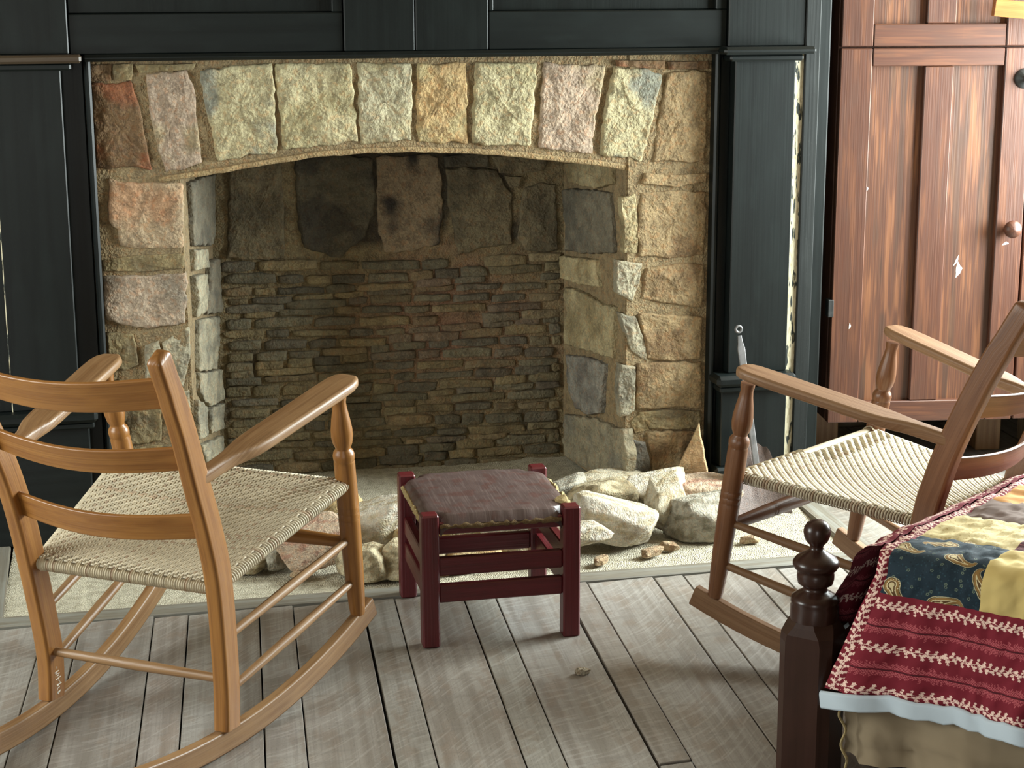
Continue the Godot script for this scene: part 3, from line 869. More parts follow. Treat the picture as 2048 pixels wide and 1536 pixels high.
func build_setting() -> void:
	# floor planks run a little askew to the hearth; widths alternate
	var fl := struct("floor")
	obj("subfloor", box_mesh(v3(6.3, 0.04, 7.8), 0.0), M.black, fl, v3(0.55, -0.055, -2.05))
	var xs := []
	var x := 0.009
	var at := [0.009, 0.094, 0.271, 0.357, 0.533, 0.619, 0.797, 0.879, 1.060, 1.135, 1.319, 1.402]
	var lft := 0.009
	var wide := true
	while lft > -2.4:
		lft -= 0.178 if wide else 0.086
		wide = not wide
		at.push_front(lft)
	var rgt := 1.402
	wide = true
	while rgt < 3.6:
		rgt += 0.18 if wide else 0.085
		wide = not wide
		at.append(rgt)
	var skew := tan(deg_to_rad(3.9))
	var shear := Basis(v3(cos(0.068), 0, -sin(0.068)), Vector3.UP, v3(-sin(0.068), 0, cos(0.068)))
	for k in at.size() - 1:
		var a: float = at[k]
		var b: float = at[k + 1]
		var gap := 0.006 if absf(a - 0.533) < 0.01 or absf(a - 1.06) < 0.01 else rng.randf_range(0.0018, 0.0034)
		var z0 := -4.262
		var mid := (a + b) * 0.5
		if mid < -0.42 or mid > 1.99:
			z0 = -5.66
		var cuts := [z0, 1.75]
		if absf(a - 1.06) < 0.01:
			cuts = [z0, -3.155, 1.75]
		elif k % 3 == 0:
			cuts = [z0, rng.randf_range(-2.4, -1.0), 1.75]
		for j in cuts.size() - 1:
			var za: float = cuts[j]
			var zb: float = cuts[j + 1] - (0.002 if j < cuts.size() - 2 else 0.0)
			var g := G.new()
			var t := rng.randf_range(0.84, 1.1)
			g.colour = Color(t * rng.randf_range(0.99, 1.03), t, t * rng.randf_range(0.96, 1.0))
			g.box(Vector3.ZERO, v3(b - a - gap, 0.03, zb - za), 0.0016, Basis.IDENTITY, Vector2(rng.randf() * 4.0, rng.randf() * 4.0))
			var zc := (za + zb) * 0.5
			obj("plank", g.mesh(), M.plank, fl, v3(mid + gap * 0.5 - skew * (zc + 3.9), -0.015 + rng.randf_range(-0.0015, 0.0015), zc), shear)
	# hearth: trodden sandy grit, level with the boards, edged with grey boards
	var hg := G.new()
	var rows := []
	for j in 61:
		var row := []
		for i in 121:
			var px := -0.34 + 2.32 * i / 120.0
			var pz := -4.30 - 1.24 * j / 60.0
			row.append(v3(px, -0.006 + 0.007 * ns.get_noise_2d(px * 130.0, pz * 130.0) + 0.003 * ns.get_noise_2d(px * 700.0, pz * 700.0), pz))
		rows.append(row)
	hg.grid(rows, false, true)
	var hs := struct("floor_hearth")
	obj("hearth_bed", hg.mesh(), M.sand, hs)
	var e := struct("trim_1")
	slab("edge_board", v3(-0.41, -0.03, -4.335), v3(2.045, 0.003, -4.268), M.edge, e)
	var e2 := struct("trim_2")
	obj("edge_board", box_mesh(v3(0.066, 0.033, 0.66), 0.003), M.edge, e2, v3(2.0, -0.0135, -4.665), Basis(Vector3.UP, -0.03))
	var e3 := struct("trim_3")
	obj("edge_board", box_mesh(v3(0.066, 0.033, 0.66), 0.003), M.edge, e3, v3(-0.375, -0.0135, -4.665), Basis(Vector3.UP, 0.02))
	# walls, with a window in the right and two in the left wall
	var wb := struct("wall_back")
	slab("wall_panel", v3(-2.4, -0.05, -5.8), v3(3.55, 2.5, -5.7), M.plaster, wb)
	slab("chimney_breast", v3(-0.46, 1.4, -5.7), v3(2.09, 2.5, -5.02), M.plaster, wb)
	slab("alcove_wall", v3(-2.4, -0.03, -5.7), v3(-0.46, 2.5, -5.0), M.plaster, wb)
	var wf := struct("wall_front")
	for q in [[-2.4, DF[0], -0.05, 2.5], [DF[1], 3.55, -0.05, 2.5], [DF[0], DF[1], DF[3], 2.5]]:
		slab("wall_panel", v3(q[0], q[2], 1.7), v3(q[1], q[3], 1.8), M.plaster, wf, 0.0)
	var cl := struct("ceiling")
	slab("ceiling_boards", v3(-2.4, 2.42, -5.8), v3(3.55, 2.52, 1.8), M.ceiling, cl)
	side_wall("wall_right", 3.4, 3.5, [[WR[0], WR[1], WR[2], WR[3]]])
	side_wall("wall_left", -2.4, -2.3, [[WL[0], WL[1], WL[2], WL[3]]])

func side_wall(called: String, x0: float, x1: float, holes: Array) -> void:
	var w := struct(called)
	var z := -5.7
	for h in holes:
		slab("wall_panel", v3(x0, -0.05, z), v3(x1, 2.45, h[0]), M.plaster, w, 0.0)
		slab("wall_panel", v3(x0, -0.05, h[0]), v3(x1, h[2], h[1]), M.plaster, w, 0.0)
		slab("wall_panel", v3(x0, h[3], h[0]), v3(x1, 2.45, h[1]), M.plaster, w, 0.0)
		z = h[1]
		var win := struct("window_%d" % (1 if x0 > 0.0 else 2))
		for s in [[h[0], h[0] + 0.05, h[2], h[3]], [h[1] - 0.05, h[1], h[2], h[3]], [h[0], h[1], h[2], h[2] + 0.05], [h[0], h[1], h[3] - 0.05, h[3]], [(h[0] + h[1]) * 0.5 - 0.015, (h[0] + h[1]) * 0.5 + 0.015, h[2], h[3]]]:
			slab("window_frame", v3((x0 + x1) * 0.5 - 0.03, s[2], s[0]), v3((x0 + x1) * 0.5 + 0.03, s[3], s[1]), M.paint_grey, win, 0.002)
	slab("wall_panel", v3(x0, -0.05, z), v3(x1, 2.45, 1.8), M.plaster, w, 0.0)

func build_surround() -> void:
	var s := thing("fireplace_surround", "dark green black painted panelled wooden surround with stepped pilasters", "mantelpiece")
	var p: Material = M.paint
	# left pilaster
	slab("pilaster_shaft", v3(-0.46, 0.39, -5.02), v3(-0.133, 1.33, -4.93), p, s)
	slab("upper_shaft", v3(-0.46, 1.368, -5.02), v3(-0.108, 2.42, -4.94), p, s)
	slab("capital", v3(-0.46, 1.346, -5.02), v3(-0.076, 1.368, -4.885), M.paint_worn, s, 0.006)
	slab("capital_neck", v3(-0.46, 1.326, -5.02), v3(-0.104, 1.346, -4.91), p, s, 0.005)
	slab("dado_cap", v3(-0.46, 0.356, -5.02), v3(-0.086, 0.39, -4.885), p, s, 0.01)
	slab("dado_neck", v3(-0.46, 0.336, -5.02), v3(-0.096, 0.356, -4.9), p, s, 0.005)
	slab("plinth", v3(-0.46, 0.0, -5.02), v3(-0.112, 0.336, -4.92), p, s)
	slab("crack_strip", v3(-0.318, 0.39, -5.0), v3(-0.3155, 1.25, -4.9295), M.peel, s, 0.0)
	# right pilaster
	slab("pilaster_shaft", v3(1.785, 0.39, -5.02), v3(1.972, 1.33, -4.93), p, s)
	slab("upper_shaft", v3(1.765, 1.368, -5.02), v3(2.004, 2.42, -4.94), p, s)
	slab("capital", v3(1.735, 1.346, -5.02), v3(2.02, 1.368, -4.885), p, s, 0.008)
	slab("capital_neck", v3(1.762, 1.326, -5.02), v3(1.99, 1.346, -4.91), p, s, 0.006)
	slab("dado_cap", v3(1.737, 0.356, -5.02), v3(1.992, 0.39, -4.885), p, s, 0.01)
	slab("dado_neck", v3(1.75, 0.336, -5.02), v3(1.98, 0.356, -4.9), p, s, 0.005)
	slab("plinth", v3(1.762, 0.1, -5.02), v3(1.972, 0.336, -4.92), p, s)
	slab("plinth_base", v3(1.742, 0.0, -5.02), v3(1.98, 0.1, -4.9), p, s, 0.008)
	slab("peeling_strip", v3(1.972, 0.0, -5.02), v3(2.003, 2.42, -4.945), M.peel, s, 0.0)
	slab("edge_plank", v3(2.003, 0.0, -5.02), v3(2.05, 2.42, -4.935), M.paint_grey, s)
	slab("edge_plank", v3(2.05, 0.0, -5.35), v3(2.092, 2.42, -4.955), p, s, 0.006)
	# boards between stone and pilasters, with a bead against the stone
	for q in [[-0.135, -0.074, -0.072, -0.054], [1.755, 1.787, 1.736, 1.754]]:
		slab("jamb_board", v3(q[0], 0.0, -5.02), v3(q[1], 1.37, -4.978), p, s)
		slab("jamb_bead", v3(q[2], 0.0, -5.02), v3(q[3], 1.37, -4.962), p, s, 0.006)
	# frieze and panels above the opening
	slab("frieze_bead", v3(-0.075, 1.347, -5.02), v3(1.757, 1.366, -4.94), p, s, 0.008)
	slab("frieze_rail", v3(-0.106, 1.366, -5.02), v3(0.637, 1.474, -4.955), p, s)
	slab("frieze_rail", v3(1.052, 1.366, -5.02), v3(1.765, 1.474, -4.955), p, s)
	slab("centre_board", v3(0.639, 1.366, -5.02), v3(0.838, 2.42, -4.95), p, s)
	slab("centre_board", v3(0.841, 1.366, -5.02), v3(1.05, 2.42, -4.951), p, s)
	slab("panel", v3(-0.106, 1.474, -5.02), v3(0.637, 2.42, -4.972), p, s)
	slab("panel", v3(1.052, 1.474, -5.02), v3(1.765, 2.42, -4.972), p, s)
	slab("panel_stile", v3(0.607, 1.474, -5.02), v3(0.637, 2.42, -4.956), p, s)
	slab("panel_stile", v3(1.052, 1.474, -5.02), v3(1.066, 2.42, -4.956), p, s)
	slab("panel_stile", v3(1.73, 1.474, -5.02), v3(1.765, 2.42, -4.956), p, s)

# one framed leaf of the cupboard in its own plane: x to the right, y up, z outwards
func leaf(door: Node3D, y0: float, y1: float) -> void:
	var a: Material = M.stain
	var parts := [["stile", 0.0, 0.098, y0, y1, 0.022], ["stile", 0.51, 0.596, y0, y1, 0.022], ["rail", 0.099, 0.509, y1 - 0.055, y1, 0.021], ["rail", 0.099, 0.509, y0, y0 + 0.068, 0.021], ["muntin", 0.262, 0.352, y0 + 0.068, y1 - 0.055, 0.02]]
	for q in parts:
		slab(q[0], v3(q[1] + 0.0008, q[3] + 0.0008, -0.01), v3(q[2] - 0.0008, q[4] - 0.0008, q[5]), a, door, 0.0025)
	for q in [[0.098, 0.262], [0.352, 0.51]]:
		slab("panel", v3(q[0], y0 + 0.06, -0.01), v3(q[1], y1 - 0.05, 0.001), M.stain_worn, door, 0.0)

func build_cupboard() -> void:
	var c := thing("cupboard", "red brown stained framed cupboard raised on wooden blocks beside the surround", "cupboard", v3(2.159, 0, -5.05), -deg_to_rad(8.5))
	slab("carcass", v3(0.0, 0.19, -0.42), v3(1.1, 2.3, -0.012), M.stain, c, 0.002)
	for h in [["lower", 0.188, 1.356], ["upper", 1.36, 2.28]]:
		var d := Node3D.new()
		d.name = "door"
		c.add_child(d, true)
		leaf(d, h[1], h[2])
		if h[0] == "lower":
			var g := G.new()
			g.lathe(v3(0.553, 0.803, 0.02), Vector3.BACK, [[0.013, 0.0], [0.012, 0.008], [0.017, 0.014], [0.025, 0.024], [0.028, 0.035], [0.025, 0.045], [0.015, 0.053], [0.002, 0.056]], 24)
			obj("knob", g.mesh(), M.stain, d)
			var k := G.new()
			k.lathe(v3(0.572, 1.262, 0.02), Vector3.BACK, [[0.031, 0.0], [0.031, 0.004], [0.026, 0.012], [0.013, 0.02], [0.01, 0.026], [0.012, 0.03], [0.002, 0.033]], 24)
			var kk := obj("latch_knob", k.mesh(), M.iron, d)
			kk.set_meta("label", "black iron conical knob")
			# splashes of white paint
			for q in [[0.405, 0.672, 0.012, 0.05, 0.2], [0.398, 0.7, 0.004, 0.04, -0.3], [0.545, 0.755, 0.012, 0.012, 0.0], [0.06, 0.5, 0.004, 0.02, 0.1], [0.098, 0.93, 0.003, 0.012, 0.0]]:
				var w := stone_mesh([Vector2(-q[2], -q[3] * 0.5), Vector2(q[2] * 0.3, -q[3] * 0.3), Vector2(q[2], 0), Vector2(q[2] * 0.2, q[3] * 0.5), Vector2(-q[2] * 0.5, q[3] * 0.1)], 0.0005, 0.0004, 0.0, 0.003, Color(0.8, 0.78, 0.74), Color(0.7, 0.68, 0.66), q[0] * 40.0, SMALL)
				var dz := 0.0013 if q[0] > 0.36 and q[0] < 0.5 else 0.0223
				obj("paint_splash", w, M.cane, d, v3(q[0], q[1], dz), Basis(Vector3.BACK, q[4]))
	# neighbouring board past the doors, and the hinge
	slab("end_board", v3(0.604, 0.188, -0.012), v3(1.1, 2.28, 0.016), M.stain, c)
	slab("hinge", v3(-0.012, 0.53, -0.01), v3(0.006, 0.585, 0.028), M.iron, c, 0.002)
	# pale wooden bar fixed across the upper door
	obj("turn_bar", box_mesh(v3(0.3, 0.05, 0.035), 0.002), M.latch, c, v3(0.595, 1.462, 0.085), Basis(Vector3.BACK, -0.09) * Basis(Vector3.UP, -0.1))
	for b in [[2.845, -5.3, 0.085, M.chair_worn], [3.05, -5.32, 0.09, M.bare], [2.3, -5.4, 0.08, M.chair_worn]]:
		var o := c.transform.affine_inverse() * v3(b[0], 0.095, b[1])
		obj("foot_block", box_mesh(v3(b[2], 0.19, 0.1), 0.003), b[3], c, o)

# ------------------------------------------------------------------ rocking chairs
# points of one side in the chair's own axes: x out to the side, y up, z forward
const CHAIR_A := {"bb": [0.2187, 0.05, -0.198], "bm": [0.2194, 0.166, -0.195], "bs": [0.229, 0.372, -0.223], "bq": [0.2295, 0.49, -0.252], "ba": [0.2307, 0.604, -0.293], "bu": [0.24, 0.735, -0.352], "bt": [0.2496, 0.878, -0.4285], "fb": [0.2757, 0.14, 0.2898], "fs": [0.2986, 0.482, 0.205], "ft": [0.2992, 0.682, 0.179], "af": [0.307, 0.712, 0.205], "slats": [[0.806, 0.072], [0.66, 0.056], [0.505, 0.058]], "sag": 0.042}
const CHAIR_B := {"bb": [0.22, 0.05, -0.2114], "bm": [0.215, 0.2, -0.218], "bs": [0.2094, 0.4067, -0.2441], "bq": [0.22, 0.5, -0.272], "ba": [0.2299, 0.5971, -0.309], "bu": [0.235, 0.75, -0.378], "bt": [0.2395, 0.905, -0.462], "fb": [0.301, 0.137, 0.2486], "fs": [0.2872, 0.4478, 0.203], "ft": [0.3104, 0.668, 0.1641], "af": [0.3197, 0.7, 0.168], "slats": [[0.83, 0.072], [0.68, 0.056], [0.53, 0.058]], "sag": 0.042}

func pt(d: Dictionary, k: String, s: float) -> Vector3:
	return v3(d[k][0] * s, d[k][1], d[k][2])

func curve_at(pts: Array, y: float) -> Vector3:   # point of a rising polyline at height y
	for k in pts.size() - 1:
		if y <= pts[k + 1].y:
			return pts[k].lerp(pts[k + 1], (y - pts[k].y) / (pts[k + 1].y - pts[k].y))
	return pts[-1]

func smooth_path(pts: Array, n := 6) -> Array:
	var out := []
	for k in pts.size() - 1:
		var p0: Vector3 = pts[maxi(k - 1, 0)]
		var p3: Vector3 = pts[mini(k + 2, pts.size() - 1)]
		for j in n:
			out.append(pts[k].cubic_interpolate(pts[k + 1], p0, p3, j / float(n)))
	out.append(pts[-1])
	return out

func rail_up(d: Dictionary) -> Vector3:
	var sl := v3(0, d.fs[1] - d.bs[1], d.fs[2] - d.bs[2]).normalized()
	return v3(0, sl.z, -sl.y)

func weave(d: Dictionary, broken: bool) -> ArrayMesh:
	var g := G.new()
	var b := v3(d.bs[0] - 0.012, d.bs[1], d.bs[2] + 0.004)
	var f := v3(d.fs[0] - 0.006, d.fs[1], d.fs[2])
	var NW := 78
	var NF := 68
	var slope := (f - b).normalized()
	slope.x = 0.0
	slope = slope.normalized()
	var up := v3(0, slope.z, -slope.y)
	var at := func(u: float, v: float) -> Vector3:
		var p := v3(lerpf(b.x, f.x, v) * u, lerpf(b.y, f.y, v), lerpf(b.z, f.z, v))
		return p - up * 0.013 * (1.0 - u * u) * sin(PI * v)
	var rad := 0.0135
	for j in NF:   # wefts, side to side, wrapped round the side rails
		var v := (j + 0.5) / NF
		var path := []
		for side in [-1.0, 1.0]:
			var wrap := []
			for k in 6:
				var a := PI * (0.12 + 0.16 * k)
				wrap.append(at.call(side, v) + v3(side, 0, 0) * rad * sin(a) + up * rad * (cos(a) - 1.0))
			if side < 0.0:
				var torn := broken and v > 0.945
				if not torn:
					wrap.reverse()
					path.append_array(wrap)
				for i in NW:
					if torn and i < NW * 0.56 + (j * 5) % 4:
						continue
					path.append(at.call(-1.0 + 2.0 * (i + 0.5) / NW, v) + up * (0.0021 if (i + j) % 4 < 2 else -0.0018))
			else:
				path.append_array(wrap)
		strand(g, path, slope, 0.0027, up)
	for i in NW:   # warps, back to front, wrapped round the front and back rails
		var u := -1.0 + 2.0 * (i + 0.5) / NW
		var path := []
		for k in 6:
			var a := PI * (0.92 - 0.16 * k)
			path.append(at.call(u, 0.0) - slope * rad * sin(a) + up * rad * (cos(a) - 1.0))
		for j in NF:
			path.append(at.call(u, (j + 0.5) / NF) + up * (-0.0018 if (i + j) % 4 < 2 else 0.0021))
		var cut := broken and u < 0.1 and u > -0.97
		if cut:
			path.resize(path.size() - 3 - (i * 5) % 4)
		else:
			for k in 6:
				var a := PI * (0.12 + 0.16 * k)
				path.append(at.call(u, 1.0) + slope * rad * sin(a) + up * rad * (cos(a) - 1.0))
		strand(g, path, Vector3.RIGHT, 0.0028, up)
	return g.mesh()

func strand(g: G, path: Array, across: Vector3, half: float, up: Vector3) -> void:
	var t := rng.randf_range(0.84, 1.1)
	var base := c8(194, 182, 156).srgb_to_linear() * t
	if rng.randf() < 0.1:
		base = c8(176, 154, 128).srgb_to_linear() * t
	var rows := [[], [], [], []]
	for k in path.size():
		var tan_: Vector3 = (path[mini(k + 1, path.size() - 1)] - path[maxi(k - 1, 0)]).normalized()
		var side := (across - tan_ * across.dot(tan_)).normalized()
		var nrm := side.cross(tan_)
		if nrm.dot(up) < 0.0 and k > 8 and k < path.size() - 8:
			nrm = -nrm
		var p: Vector3 = path[k]
		rows[0].append(p - side * half - nrm * 0.0014)
		rows[1].append(p - side * half * 0.5 + nrm * 0.0009)
		rows[2].append(p + side * half * 0.5 + nrm * 0.0009)
		rows[3].append(p + side * half - nrm * 0.0014)
	g.colour = base
	g.grid(rows, false, true)

func rocking_chair(d: Dictionary, label: String, at: Vector3, yaw: float, broken: bool, wood: Material, worn: Material) -> void:
	var c := thing("rocking_chair", label, "rocking chair", at, 0.0)
	# the chair looks along (sin yaw, -cos yaw): its z axis points there and x to its right
	c.transform.basis = Basis(v3(-cos(yaw), 0, -sin(yaw)), Vector3.UP, v3(sin(yaw), 0, -cos(yaw)))
	for s in [-1.0, 1.0]:
		# back posts: bent, deeper than wide, rounded at the top
		var pts := []
		for k in ["bb", "bm", "bs", "bq", "ba", "bu", "bt"]:
			pts.append(pt(d, k, s))
		var path := smooth_path(pts)
		var secs := []
		for k in path.size():
			var t := float(k) / (path.size() - 1)
			secs.append(rrect(0.036 - 0.004 * t, 0.06 - 0.014 * absf(t - 0.4) - (0.004 if t > 0.9 else 0.0), 0.008, 3))
		var dirn: Vector3 = (path[-1] - path[-2]).normalized()
		for q in [[0.005, 0.9], [0.009, 0.72], [0.012, 0.45], [0.013, 0.15]]:
			path.append(pts[-1] + dirn * q[0])
			var base: Array = rrect(0.032, 0.0476, 0.008, 3)
			var sc := []
			for p in base:
				sc.append(p * q[1])
			secs.append(sc)
		var g := G.new()
		g.sweep(path, Vector3.RIGHT, secs, rng.randf() * 3.0)
		var post := obj("back_post", g.mesh(), wood, c)
		if s > 0.0 and not broken:   # small white hand painted number at its foot, on the inner face
			var ink := G.new()
			for stroke in [[755, 410, 760, 470], [720, 570, 800, 540, 730, 610, 830, 630, 760, 690, 820, 680], [860, 740, 760, 780], [810, 810, 840, 850], [850, 880, 895, 935, 790, 930, 800, 970, 840, 950], [860, 1020, 810, 1040, 820, 1090], [890, 1130, 820, 1150, 830, 1200, 880, 1150]]:
				var line := []
				for k in range(0, stroke.size(), 2):
					line.append(v3(d.bb[0] - 0.0182, 0.122 - (stroke[k + 1] - 410) / 790.0 * 0.062, d.bb[2] + (stroke[k] - 750 - (stroke[k + 1] - 410) * 0.12) / 130.0 * 0.02))
				ink.sweep(line, Vector3.RIGHT, [ring(0.0011, 6)])
			obj("painted_number", ink.mesh(), M.white, post).set_meta("label", "small white hand painted number")
		# turned front legs up to the arms
		var a := pt(d, "fb", s)
		var b := pt(d, "ft", s)
		var L := (b - a).length()
		var prof := []
		for q in [[0.0165, 0.0], [0.0185, 0.03], [0.0215, 0.14], [0.0235, 0.3], [0.0245, 0.42], [0.0245, 0.448], [0.0222, 0.452], [0.0245, 0.457], [0.0245, 0.476], [0.0222, 0.48], [0.0245, 0.485], [0.0245, 0.505], [0.0222, 0.509], [0.0245, 0.514], [0.024, 0.6], [0.0235, 0.705], [0.0205, 0.71], [0.0235, 0.716], [0.0245, 0.735], [0.022, 0.752], [0.0165, 0.763], [0.0175, 0.772], [0.0215, 0.79], [0.0242, 0.82], [0.0238, 0.85], [0.0205, 0.895], [0.0165, 0.935], [0.0145, 0.965], [0.0165, 0.985], [0.0165, 1.0]]:
			prof.append([q[0], q[1] * L])
		var lg := G.new()
		lg.lathe(a, b - a, prof, 22, rng.randf() * 3.0)
		obj("front_leg", lg.mesh(), wood, c)
		# flat arms with a rounded front end, notched narrow towards the post
		var p0 := pt(d, "ba", s) + v3(0, 0.004, 0.004)
		var p1 := pt(d, "af", s) + v3(0, 0, 0.018)
		var ap := []
		var asec := []
		for q in [[0.0, 0.013, 0.014, 0.03], [0.12, 0.014, 0.015, 0.03], [0.19, 0.017, 0.018, 0.029], [0.24, 0.022, 0.026, 0.028], [0.29, 0.028, 0.033, 0.026], [0.36, 0.031, 0.036, 0.025], [0.6, 0.032, 0.037, 0.024], [0.82, 0.033, 0.038, 0.024], [0.92, 0.032, 0.036, 0.024], [0.96, 0.028, 0.031, 0.023], [0.985, 0.02, 0.023, 0.02], [0.996, 0.011, 0.013, 0.014], [1.0, 0.003, 0.004, 0.005]]:
			ap.append(p0.lerp(p1, q[0]))
			var w: float = (q[1] + q[2]) * 1.12
			var sec := rrect(w, q[3], minf(0.0085, q[3] * 0.4), 3)
			for k in sec.size():
				sec[k] += Vector2((q[2] - q[1]) * 0.5 * s, 0.0)
			asec.append(sec)
		var ag := G.new()
		ag.sweep(ap, Vector3.RIGHT, asec, rng.randf() * 3.0)
		obj("arm", ag.mesh(), worn, c)
		# rockers: arcs that bear on the floor below the back posts
		var rb := pt(d, "bb", s)
		var rf := pt(d, "fb", s)
		var along := v3(rf.x - rb.x, 0, rf.z - rb.z)
		var len_ := along.length()
		along /= len_
		var rp := []
		for k in 29:
			var q := lerpf(-0.6, len_ + 0.055, k / 28.0)
			var y := 0.0255 + 0.385 * q * q if q > 0.0 else 0.0255 + 0.3 * q * q
			rp.append(v3(rb.x, y, rb.z) + along * q)
		var rg := G.new()
		rg.sweep(rp, along.cross(Vector3.UP), [rrect(0.025, 0.05, 0.005, 2)], rng.randf() * 3.0)
		obj("rocker", rg.mesh(), worn, c)
		# two rungs on each side
		for q in [[0.245, 0.36], [0.125, 0.16]]:
			var pb := curve_at(pts, q[0])
			tube("side_rung", pb, a.lerp(b, q[1]), 0.0085, 0.0085, worn, c, 0.0115)
		tube("seat_rail", v3((d.bs[0] - 0.012) * s, d.bs[1], d.bs[2] + 0.004) - rail_up(d) * 0.0135, v3((d.fs[0] - 0.006) * s, d.fs[1], d.fs[2]) - rail_up(d) * 0.0135, 0.0098, 0.0098, wood, c)
	var ptsL := []
	for k in ["bb", "bm", "bs", "bq", "ba", "bu", "bt"]:
		ptsL.append(pt(d, k, -1.0))
	tube("back_rung", curve_at(ptsL, 0.155), curve_at(ptsL, 0.155) * v3(-1, 1, 1), 0.009, 0.009, worn, c, 0.012)
	# turned front rung with rings
	var fa := pt(d, "fb", -1.0).lerp(pt(d, "ft", -1.0), 0.335)
	var fr := []
	var w2 := fa.x * -2.0
	for q in [[0.009, 0.0], [0.0135, 0.04], [0.016, 0.2], [0.0175, 0.29], [0.0155, 0.294], [0.0175, 0.299], [0.0155, 0.312], [0.0175, 0.317], [0.0185, 0.5], [0.0175, 0.683], [0.0155, 0.688], [0.0175, 0.701], [0.0155, 0.706], [0.0175, 0.711], [0.016, 0.8], [0.0135, 0.96], [0.009, 1.0]]:
		fr.append([q[0], q[1] * w2])
	var fg := G.new()
	fg.lathe(fa, Vector3.RIGHT, fr, 18, 0.7)
	obj("front_rung", fg.mesh(), wood, c)
	for q in [[v3(d.bs[0], d.bs[1], d.bs[2] + 0.004) - rail_up(d) * 0.0135, wood], [v3(d.fs[0], d.fs[1], d.fs[2]) - rail_up(d) * 0.0135, M.bare]]:
		var p: Vector3 = q[0]
		tube("seat_rail", p * v3(-1, 1, 1), p, 0.011, 0.011, q[1], c)
	var wv := obj("woven_seat", weave(d, broken), M.cane, c)
	wv.set_meta("kind", "stuff")
	wv.set_meta("label", "pale woven splint seat in twill weave")
	# three bowed slats
	for sl in d.slats:
		var e := curve_at(ptsL, sl[0])
		var lean := (curve_at(ptsL, sl[0] + 0.03) - curve_at(ptsL, sl[0] - 0.03)).normalized()
		lean.x = 0.0
		lean = lean.normalized()
		var back := v3(0, -lean.z, lean.y) * -1.0
		var sp := []
		for k in 21:
			var t := k / 20.0
			var bow: float = d.sag * sin(PI * t)
			sp.append(v3(lerpf(e.x, -e.x, t), e.y, e.z) + back * (bow - 0.002))
		var sg := G.new()
		sg.sweep(sp, lean, [rrect(sl[1], 0.0095, 0.003, 2)], rng.randf() * 3.0)
		obj("slat", sg.mesh(), wood, c)

# ------------------------------------------------------------------ footstool
func build_stool() -> void:
	var c := thing("footstool", "small dark red painted footstool with a worn brown leather seat", "footstool", v3(0.852, 0, -4.085), deg_to_rad(-0.8))
	var W := 0.344
	var D := 0.36
	var lw := 0.042
	for s in [-1.0, 1.0]:
		for t in [-1.0, 1.0]:
			obj("leg", box_mesh(v3(lw, 0.33, lw), 0.004, Vector2(rng.randf(), rng.randf())), M.red, c, v3(s * W * 0.5, 0.165, t * D * 0.5))
	for t in [-1.0, 1.0]:
		for q in [[0.131, 0.044], [0.198, 0.044], [0.294, 0.03]]:
			obj("rung" if q[0] < 0.25 else "seat_rail", box_mesh(v3(W - lw, q[1], 0.022), 0.003, Vector2(rng.randf(), rng.randf())), M.red, c, v3(0, q[0], t * D * 0.5))
			obj("rung" if q[0] < 0.25 else "seat_rail", box_mesh(v3(0.022, q[1], D - lw), 0.003, Vector2(rng.randf(), rng.randf())), M.red, c, v3(t * W * 0.5, q[0], 0))
	# leather stretched over the rails between the posts
	var g := G.new()
	var rows := []
	var uvs := []
	for j in 33:
		var row := []
		var uv := []
		for i in 29:
			var u := -1.0 + 2.0 * i / 28.0
			var v := -1.0 + 2.0 * j / 32.0
			var hx := W * 0.5 + 0.017
			var hz := D * 0.5 + 0.016
			# corners are cut away round the posts
			if absf(v) > 0.8:
				hx = W * 0.5 - 0.024
			elif absf(v) > 0.74:
				hx = lerpf(W * 0.5 + 0.017, W * 0.5 - 0.024, (absf(v) - 0.74) / 0.06)
			var x := u * hx + 0.003 * ns.get_noise_2d(v * 300.0, u * 50.0) * absf(u)
			var z := v * hz + 0.003 * ns.get_noise_2d(u * 300.0, 70.0 + v * 40.0) * absf(v)
			var y := 0.3235 + 0.006 * (1.0 - u * u) * (1.0 - 0.3 * v * v) - 0.02 * pow(absf(u), 22.0) - 0.024 * pow(absf(v), 40.0) + 0.0022 * ns.get_noise_2d(u * 60.0, v * 60.0)
			row.append(v3(x, y, z))
			uv.append(Vector2(x, z))
		rows.append(row)
		uvs.append(uv)
	g.grid(rows, false, false, uvs)
	var low := []
	for row in rows:
		var r2 := []
		for p in row:
			r2.append(p - v3(0, 0.006, 0))
		low.append(r2)
	g.grid(low, false, true, uvs)
	var le := obj("leather_seat", g.mesh(), M.leather, c)
	le.set_meta("label", "worn brown leather with frayed edges")
	# frayed backing showing along the edges
	for e in [[-1.0, 0], [1.0, 0], [0.0, 1]]:
		var path := []
		var secs := []
		for k in 34:
			var t := -1.0 + 2.0 * k / 33.0
			var nz := ns.get_noise_2d(k * 40.0, e[0] * 90.0 + e[1] * 30.0)
			if e[1] == 0:
				path.append(v3(e[0] * (W * 0.5 + 0.016 + 0.004 * nz), 0.305 + 0.007 * nz, t * D * 0.375))
			else:
				path.append(v3(t * (W * 0.5 - 0.025), 0.3 + 0.005 * nz, D * 0.5 + 0.0145 + 0.003 * nz))
			secs.append(ring(0.0055 + 0.005 * ns.get_noise_1d(k * 90.0 + e[0] * 30.0), 7))
		var fg := G.new()
		fg.sweep(path, Vector3.UP, secs)
		obj("frayed_edge", fg.mesh(), M.fray_dark if e[1] == 1 else M.stuffing, c).set_meta("label", "cream frayed backing cloth")
	var tuft := rock_mesh(v3(0.03, 0.028, 0.03), 5, c8(206, 188, 140).srgb_to_linear(), c8(150, 128, 88).srgb_to_linear(), 7)
	obj("frayed_tuft", tuft, M.stuffing, c, v3(W * 0.5 - 0.008, 0.322, D * 0.5 - 0.045), Basis(Vector3.BACK, 0.4))

